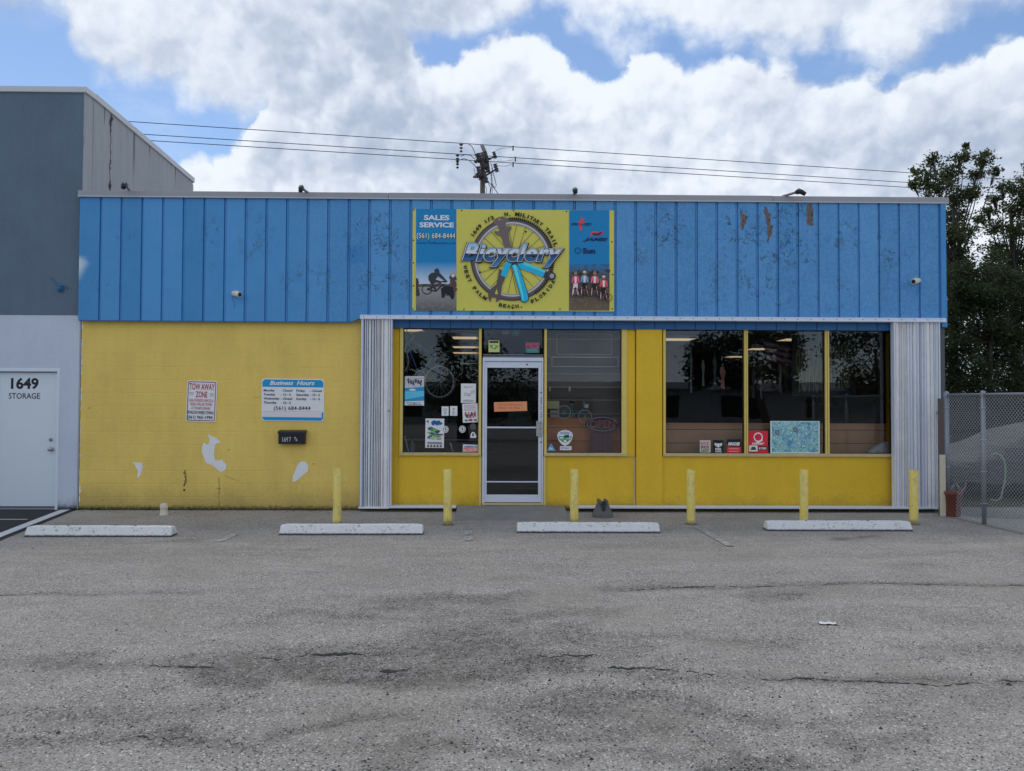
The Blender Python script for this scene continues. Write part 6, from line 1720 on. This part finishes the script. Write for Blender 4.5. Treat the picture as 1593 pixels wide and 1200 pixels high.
def tree(name, base, label, clumps, r_t, mt, ls, group, seed, cat="tree", lean=0.0, fork=.35):
    """clumps: (x,y,z,rx,rz,n). Trunk from base, a limb to each clump, twigs through it."""
    r = random.Random(seed); o = thing(name, base, label, cat, group); B = Vector(base)
    cr = MB(); tr = MB()
    cz = sum(c[2] for c in clumps)/len(clumps); cx = sum(c[0] for c in clumps)/len(clumps); cy = sum(c[1] for c in clumps)/len(clumps)
    top = max(c[2] for c in clumps)
    J = [B, B + Vector((lean*.3+r.uniform(-.08, .08), 0, (top)*.2)), Vector((B.x*.6+cx*.4, B.y*.7+cy*.3, top*fork)), Vector((B.x*.35+cx*.65, B.y*.5+cy*.5, top*.62)), Vector((cx, cy, top*.85))]
    tr.tube(J, [r_t*1.25, r_t, r_t*.8, r_t*.5, r_t*.2], M_BARK, 12)
    for (x, y, z, rx, rz, n) in clumps:
        C_ = Vector((x, y, z)); k = min(range(1, 4), key=lambda q: (J[q]-C_).length + (2 if J[q].z > z else 0)); S_ = J[k]
        md = S_.lerp(C_, .5) + Vector((r.uniform(-.15, .15), r.uniform(-.15, .15), -.1))
        tr.tube([S_, md, C_], [r_t*.17, r_t*.10, r_t*.04], M_BARK, 7)
        sub = leaves(cr, C_, rx, rx, rz, n, ls, mt, r)
        for sp in sub[::max(1, len(sub)//14)]:
            tr.tube([C_.lerp(md, .3), C_.lerp(sp, .5)+Vector((r.uniform(-.05, .05), 0, .03)), sp], [r_t*.035, r_t*.022, .004], M_BARK, 4, caps=False)
    tr.build("trunk", o); cr.build("crown", o); return o
def cl(px, py, Y, rpx, rpz, n):
    x, z = Fp(px, py, Y); k = (Y+11.2)/F_PX; return (x, Y, z, rpx*k, rpz*k, n)
Y1 = 10.0
C1 = [(1492, 246, 16, 12), (1478, 270, 22, 15), (1450, 250, 13, 12), (1440, 275, 20, 13), (1422, 288, 9, 8), (1425, 266, 8, 6), (1460, 290, 30, 12), (1530, 250, 14, 13), (1520, 272, 16, 9), (1548, 268, 10, 7), (1502, 228, 6, 5), (1534, 240, 7, 6), (1512, 300, 16, 14), (1490, 305, 22, 16),
      (1484, 335, 26, 20), (1500, 365, 20, 18), (1478, 370, 16, 22), (1484, 405, 18, 20), (1505, 420, 14, 16), (1478, 440, 16, 24), (1500, 460, 26, 20), (1450, 320, 20, 18), (1445, 360, 20, 20), (1478, 420, 22, 24), (1492, 440, 24, 20), (1496, 400, 16, 18)]
nl = lambda rx, rz, d=1.0: int(rx*rz*1.9*d)+60
tree("oak_tree", (FX(1482, Y1), Y1, 0), "tall loose-crowned oak rising just beside the shop's right corner", [cl(a_, b_, Y1 + (i % 3-1)*.5, c_*1.12, d_*1.12, nl(c_, d_)) for i, (a_, b_, c_, d_) in enumerate(C1)], .16, M_LF, .085, "trees behind the shop", 5)
Y2 = 11.5
C2 = [(1588, 290, 22, 16), (1560, 292, 16, 10), (1600, 262, 8, 12), (1545, 310, 12, 8), (1575, 325, 30, 16), (1536, 330, 14, 9), (1600, 320, 20, 30), (1548, 352, 20, 14), (1526, 342, 12, 8), (1580, 360, 26, 18), (1545, 385, 20, 12), (1570, 400, 26, 18), (1540, 420, 18, 10), (1600, 400, 24, 30), (1560, 440, 28, 18), (1590, 460, 26, 26), (1530, 455, 20, 14), (1620, 300, 26, 20), (1640, 350, 30, 26), (1640, 420, 34, 40), (1562, 432, 30, 20), (1548, 402, 18, 16)]
tree("oak_tree", (FX(1585, Y2), Y2, 0), "dense oak at the right edge of the view behind the fence", [cl(a_, b_, Y2 + (i % 3-1)*.5, c_*1.12, d_*1.12, nl(c_, d_, 1.0)) for i, (a_, b_, c_, d_) in enumerate(C2)], .2, M_LF, .085, "trees behind the shop", 6)
r = random.Random(10)
Y3 = 9.5
C3 = []
for py in range(430, 625, 20):
    for px in range(1462, 1640, 24): C3.append((px+r.uniform(-8, 8), py+r.uniform(-8, 8), 26, 20))
tree("bushy_tree", (FX(1530, 9), 9.0, 0), "broad dark leafy tree filling the space above the chain link fence", [cl(a_, b_, 8.6+r.uniform(0, 1.2), c_, d_, 420) for (a_, b_, c_, d_) in C3], .10, M_LD, .085, "trees behind the shop", 7, fork=.2)
C4 = [(px+r.uniform(-8, 8), py+r.uniform(-8, 8), 30, 24) for py in range(425, 600, 32) for px in range(1440, 1700, 30)]
tree("bushy_tree", (FX(1600, 12.5), 12.5, 0), "second dark leafy tree half hidden behind the broad one", [cl(a_, b_, 12.0+r.uniform(0, 1.2), c_, d_, 300) for (a_, b_, c_, d_) in C4], .16, M_LD, .10, "trees behind the shop", 8, fork=.2)
# a hedge that closes the view low down
hg = thing("hedge", (14, 8.3, 0), "dark clipped hedge right behind the board fence", "hedge"); m = MB()
for i in range(60): leaves(m, (6.9+i*.2, 8.3, 1.0+r.uniform(-.1, .1)), .35, .35, 1.2, 260, .10, M_LD, r)
m.build("foliage", hg); m = MB()
for i in range(24): m.tube([(7+i*.5, 8.3, 0), (7+i*.5+r.uniform(-.1, .1), 8.3, 1.6)], [.03, .012], M_BARK, 5)
m.build("stems", hg)

# ================================================================== UTILITY POLE AND WIRES
Yp = 25.0; k_ = (Yp+11.2)/F_PX
def PP(px, py, Y=Yp): x, z = Fp(px, py, Y); return Vector((x, Y, z))
M_PW = mat("creosote timber", (.13, .115, .10), .95, .3, 8, .5, 30); M_IN2 = mat("dark porcelain", (.05, .045, .045), .4, .2, 8, 0); M_CBL = mat("black cable", (.02, .02, .022), .6, .1, 5, 0)
base = PP(750.5, 300); base.z = 0
po = thing("utility_pole", base, "weathered timber utility pole crowded with cutouts and insulators behind the shop", "pole")
m = MB(); tp = PP(751, 238); m.tube([base, Vector((tp.x, Yp, tp.z))], [.17, .125], M_PW, 14); m.build("pole_shaft", po)
def part(name, pts, r_, mt, n=8): m = MB(); m.tube(pts, r_, mt, n); return m.build(name, po)
part("surge_arrester", [PP(748.5, 225, Yp-.3), PP(750, 227, Yp-.3), PP(754, 236, Yp-.3), PP(755, 237, Yp-.3)], [.05, .10, .10, .05], mat("grey porcelain", (.30, .30, .31), .4, .1, 8, 0), 12)
part("bracket", [PP(755, 236, Yp-.3), PP(757, 246, Yp-.3), PP(760, 268, Yp-.3)], [.07, .10, .09], M_IN2)
def insul(px, py, px2, py2, w=.07):
    a_, b_ = PP(px, py, Yp-.35), PP(px2, py2, Yp-.35); m = MB(); pts = []; rs = []
    for i in range(7): pts.append(a_.lerp(b_, i/6)); rs.append(w if i % 2 == 0 else w*.55)
    m.tube(pts, rs, M_IN2, 10); m.build("cutout_fuse", po)
insul(743, 240, 746, 251, .16); insul(738, 251, 742, 253, .08); insul(768, 237, 771, 246, .10); insul(770, 256, 773.5, 267, .12); insul(744, 260, 746, 276, .12); insul(736, 275.5, 746, 276, .07); insul(741, 271, 748, 276, .12); insul(753, 268, 757, 284, .14); insul(757, 255, 759, 268, .12); insul(748, 250, 757, 262, .2)
part("crossarm", [PP(738, 252, Yp-.25), PP(763, 247, Yp-.25)], .07, M_PW); part("crossarm", [PP(745, 280, Yp-.25), PP(771, 264, Yp-.25)], .045, M_IN2); part("crossarm", [PP(757, 250, Yp-.25), PP(771, 243, Yp-.25)], .04, M_IN2)
def drop(*pts, r=.018): m = MB(); m.tube([PP(*p, Yp-.4) for p in pts], r, M_CBL, 5); m.build("drop_cable", po)
drop((728, 223.5), (734, 228), (738, 236), (740, 243)); drop((716, 243), (724, 241), (732, 242), (739, 248)); drop((716, 249), (722, 247), (730, 250), (738, 257), (742, 263))
drop((763, 253), (766, 262), (764, 280), (765, 290), (762, 304)); drop((757, 280), (763, 292), (762, 306)); drop((758, 281), (768, 292), (778, 306)); drop((765, 262), (770, 280), (772, 288), (770, 293), (764, 284)); drop((762, 266), (767, 285), (765, 306), r=.014)
drop((771, 235), (780, 231), (797, 230), r=.01); drop((773, 251), (785, 251), (799, 249), r=.01); drop((774, 258), (786, 259), (797, 256), r=.01)
drop((737, 262), (739, 268), (738, 276), r=.012); drop((752, 285), (757, 293), (756, 304), r=.014)
# three conductors, strung level and passing the pole at a slant
sl_ = 0.158
WL = ["topmost power line crossing the sky past the pole", "middle power line crossing the sky past the pole", "lowest power line crossing the sky past the pole"]
for i, (py0, lb) in enumerate(zip((225.5, 242.5, 251.0), WL)):
    p0 = PP(752, py0, Yp-.5); m = MB(); pts = []
    for t in range(-30, 36):
        X = t*3.2; sag = .012*((X-1.0)**2)*.012
        pts.append(p0 + Vector((X, sl_*X, -.0 + .0*sag)))
    m.tube(pts, .017, M_CBL, 6, caps=False)
    o = m.build("power_line", org=p0); tag(o, lb, "power line", "power lines across the sky"); ORG[o.name] = p0
    q = MB()
    X1 = (718-752)*k_ if i == 0 else (712.5-752)*k_; c_ = p0 + Vector((X1, sl_*X1, 0))
    for j in range(3): q.lathe([(.0, -.02-.16*j), (.11-.02*j, -.06-.16*j), (.07, -.10-.16*j), (.02, -.14-.16*j)], M_IN2, tuple(c_), 12)
    q.build("insulator", o)
    X2 = (798-752)*k_ if i != 1 else (801.5-752)*k_; c_ = p0 + Vector((X2, sl_*X2, 0)); q = MB(); q.tube([c_ + Vector((0, 0, .05)), c_ + Vector((0, 0, -.2))], .035, M_IN2, 6); q.build("clamp", o)

# ================================================================== BEHIND THE VIEWER (seen mirrored in the panes)
def MPx(px, py, D): x, z = Fp(px, py, D); return (x, -D, z)
def rear_tree(label, spec, D, base_px, rt, seed, n):
    cs = []
    for (px, py, rx, rz) in spec:
        x, y, z = MPx(px, py, D); k = (D+11.2)/F_PX; cs.append((x, y, z, rx*k, rz*k, n))
    bx = MPx(base_px, 640, D)
    return tree("street_tree", (bx[0], bx[1], 0), label, cs, rt, M_LD, .15, "trees across the lot", seed, fork=.45)
sp = [(1085, 560, 22, 34), (1110, 540, 34, 30), (1145, 530, 40, 26), (1185, 528, 40, 26), (1225, 535, 30, 26), (1130, 575, 34, 28), (1170, 575, 36, 24), (1215, 575, 34, 26), (1090, 590, 22, 16), (1150, 595, 28, 12), (1240, 560, 16, 28), (1100, 570, 26, 26), (1230, 598, 16, 10)]
rear_tree("street tree with a low wide crown across the lot behind the viewer", sp, 17, 1196, .16, 61, 900)
sp = [(1310, 540, 36, 40), (1350, 520, 40, 40), (1390, 550, 40, 50), (1330, 590, 30, 30), (1370, 600, 36, 30), (1420, 600, 40, 50), (1340, 630, 40, 20), (1400, 640, 40, 20)]
rear_tree("large dark street tree across the lot, behind the viewer to the right", sp, 20, 1370, .2, 62, 900)
sp = [(632, 590, 20, 30), (640, 560, 20, 16), (700, 540, 22, 40), (720, 590, 40, 40), (690, 620, 40, 30), (760, 560, 30, 40), (800, 610, 50, 40), (740, 640, 60, 20), (830, 560, 14, 30), (600, 600, 30, 40), (845, 640, 30, 20)]
rear_tree("group of dark street tree crowns across the lot, behind the viewer to the left", sp, 19, 720, .2, 63, 800)
M_RB = mat("far grey shopfront", (.20, .21, .22), .8, .15, 1, .1, 20)
D = 40
o = thing("far_building", (6, -D, 0), "long low grey building across the road behind the viewer", "building")
m = MB(); m.box(-45, 50, -D-10, -D, 0, 2.6, M_RB); m.build("wall", o); m = MB(); m.box(-45.3, 50.3, -D-10.3, -D+.5, 2.6, 3.1, mat("far roof trim", (.3, .31, .33), .7, .1, 2, 0)); m.build("roof", o)
for i in range(14):
    m = MB(); x = -40+i*6.2; m.box(x, x+3.2, -D+.01, -D+.03, .6, 2.1, M_DARK); m.build("window", o)
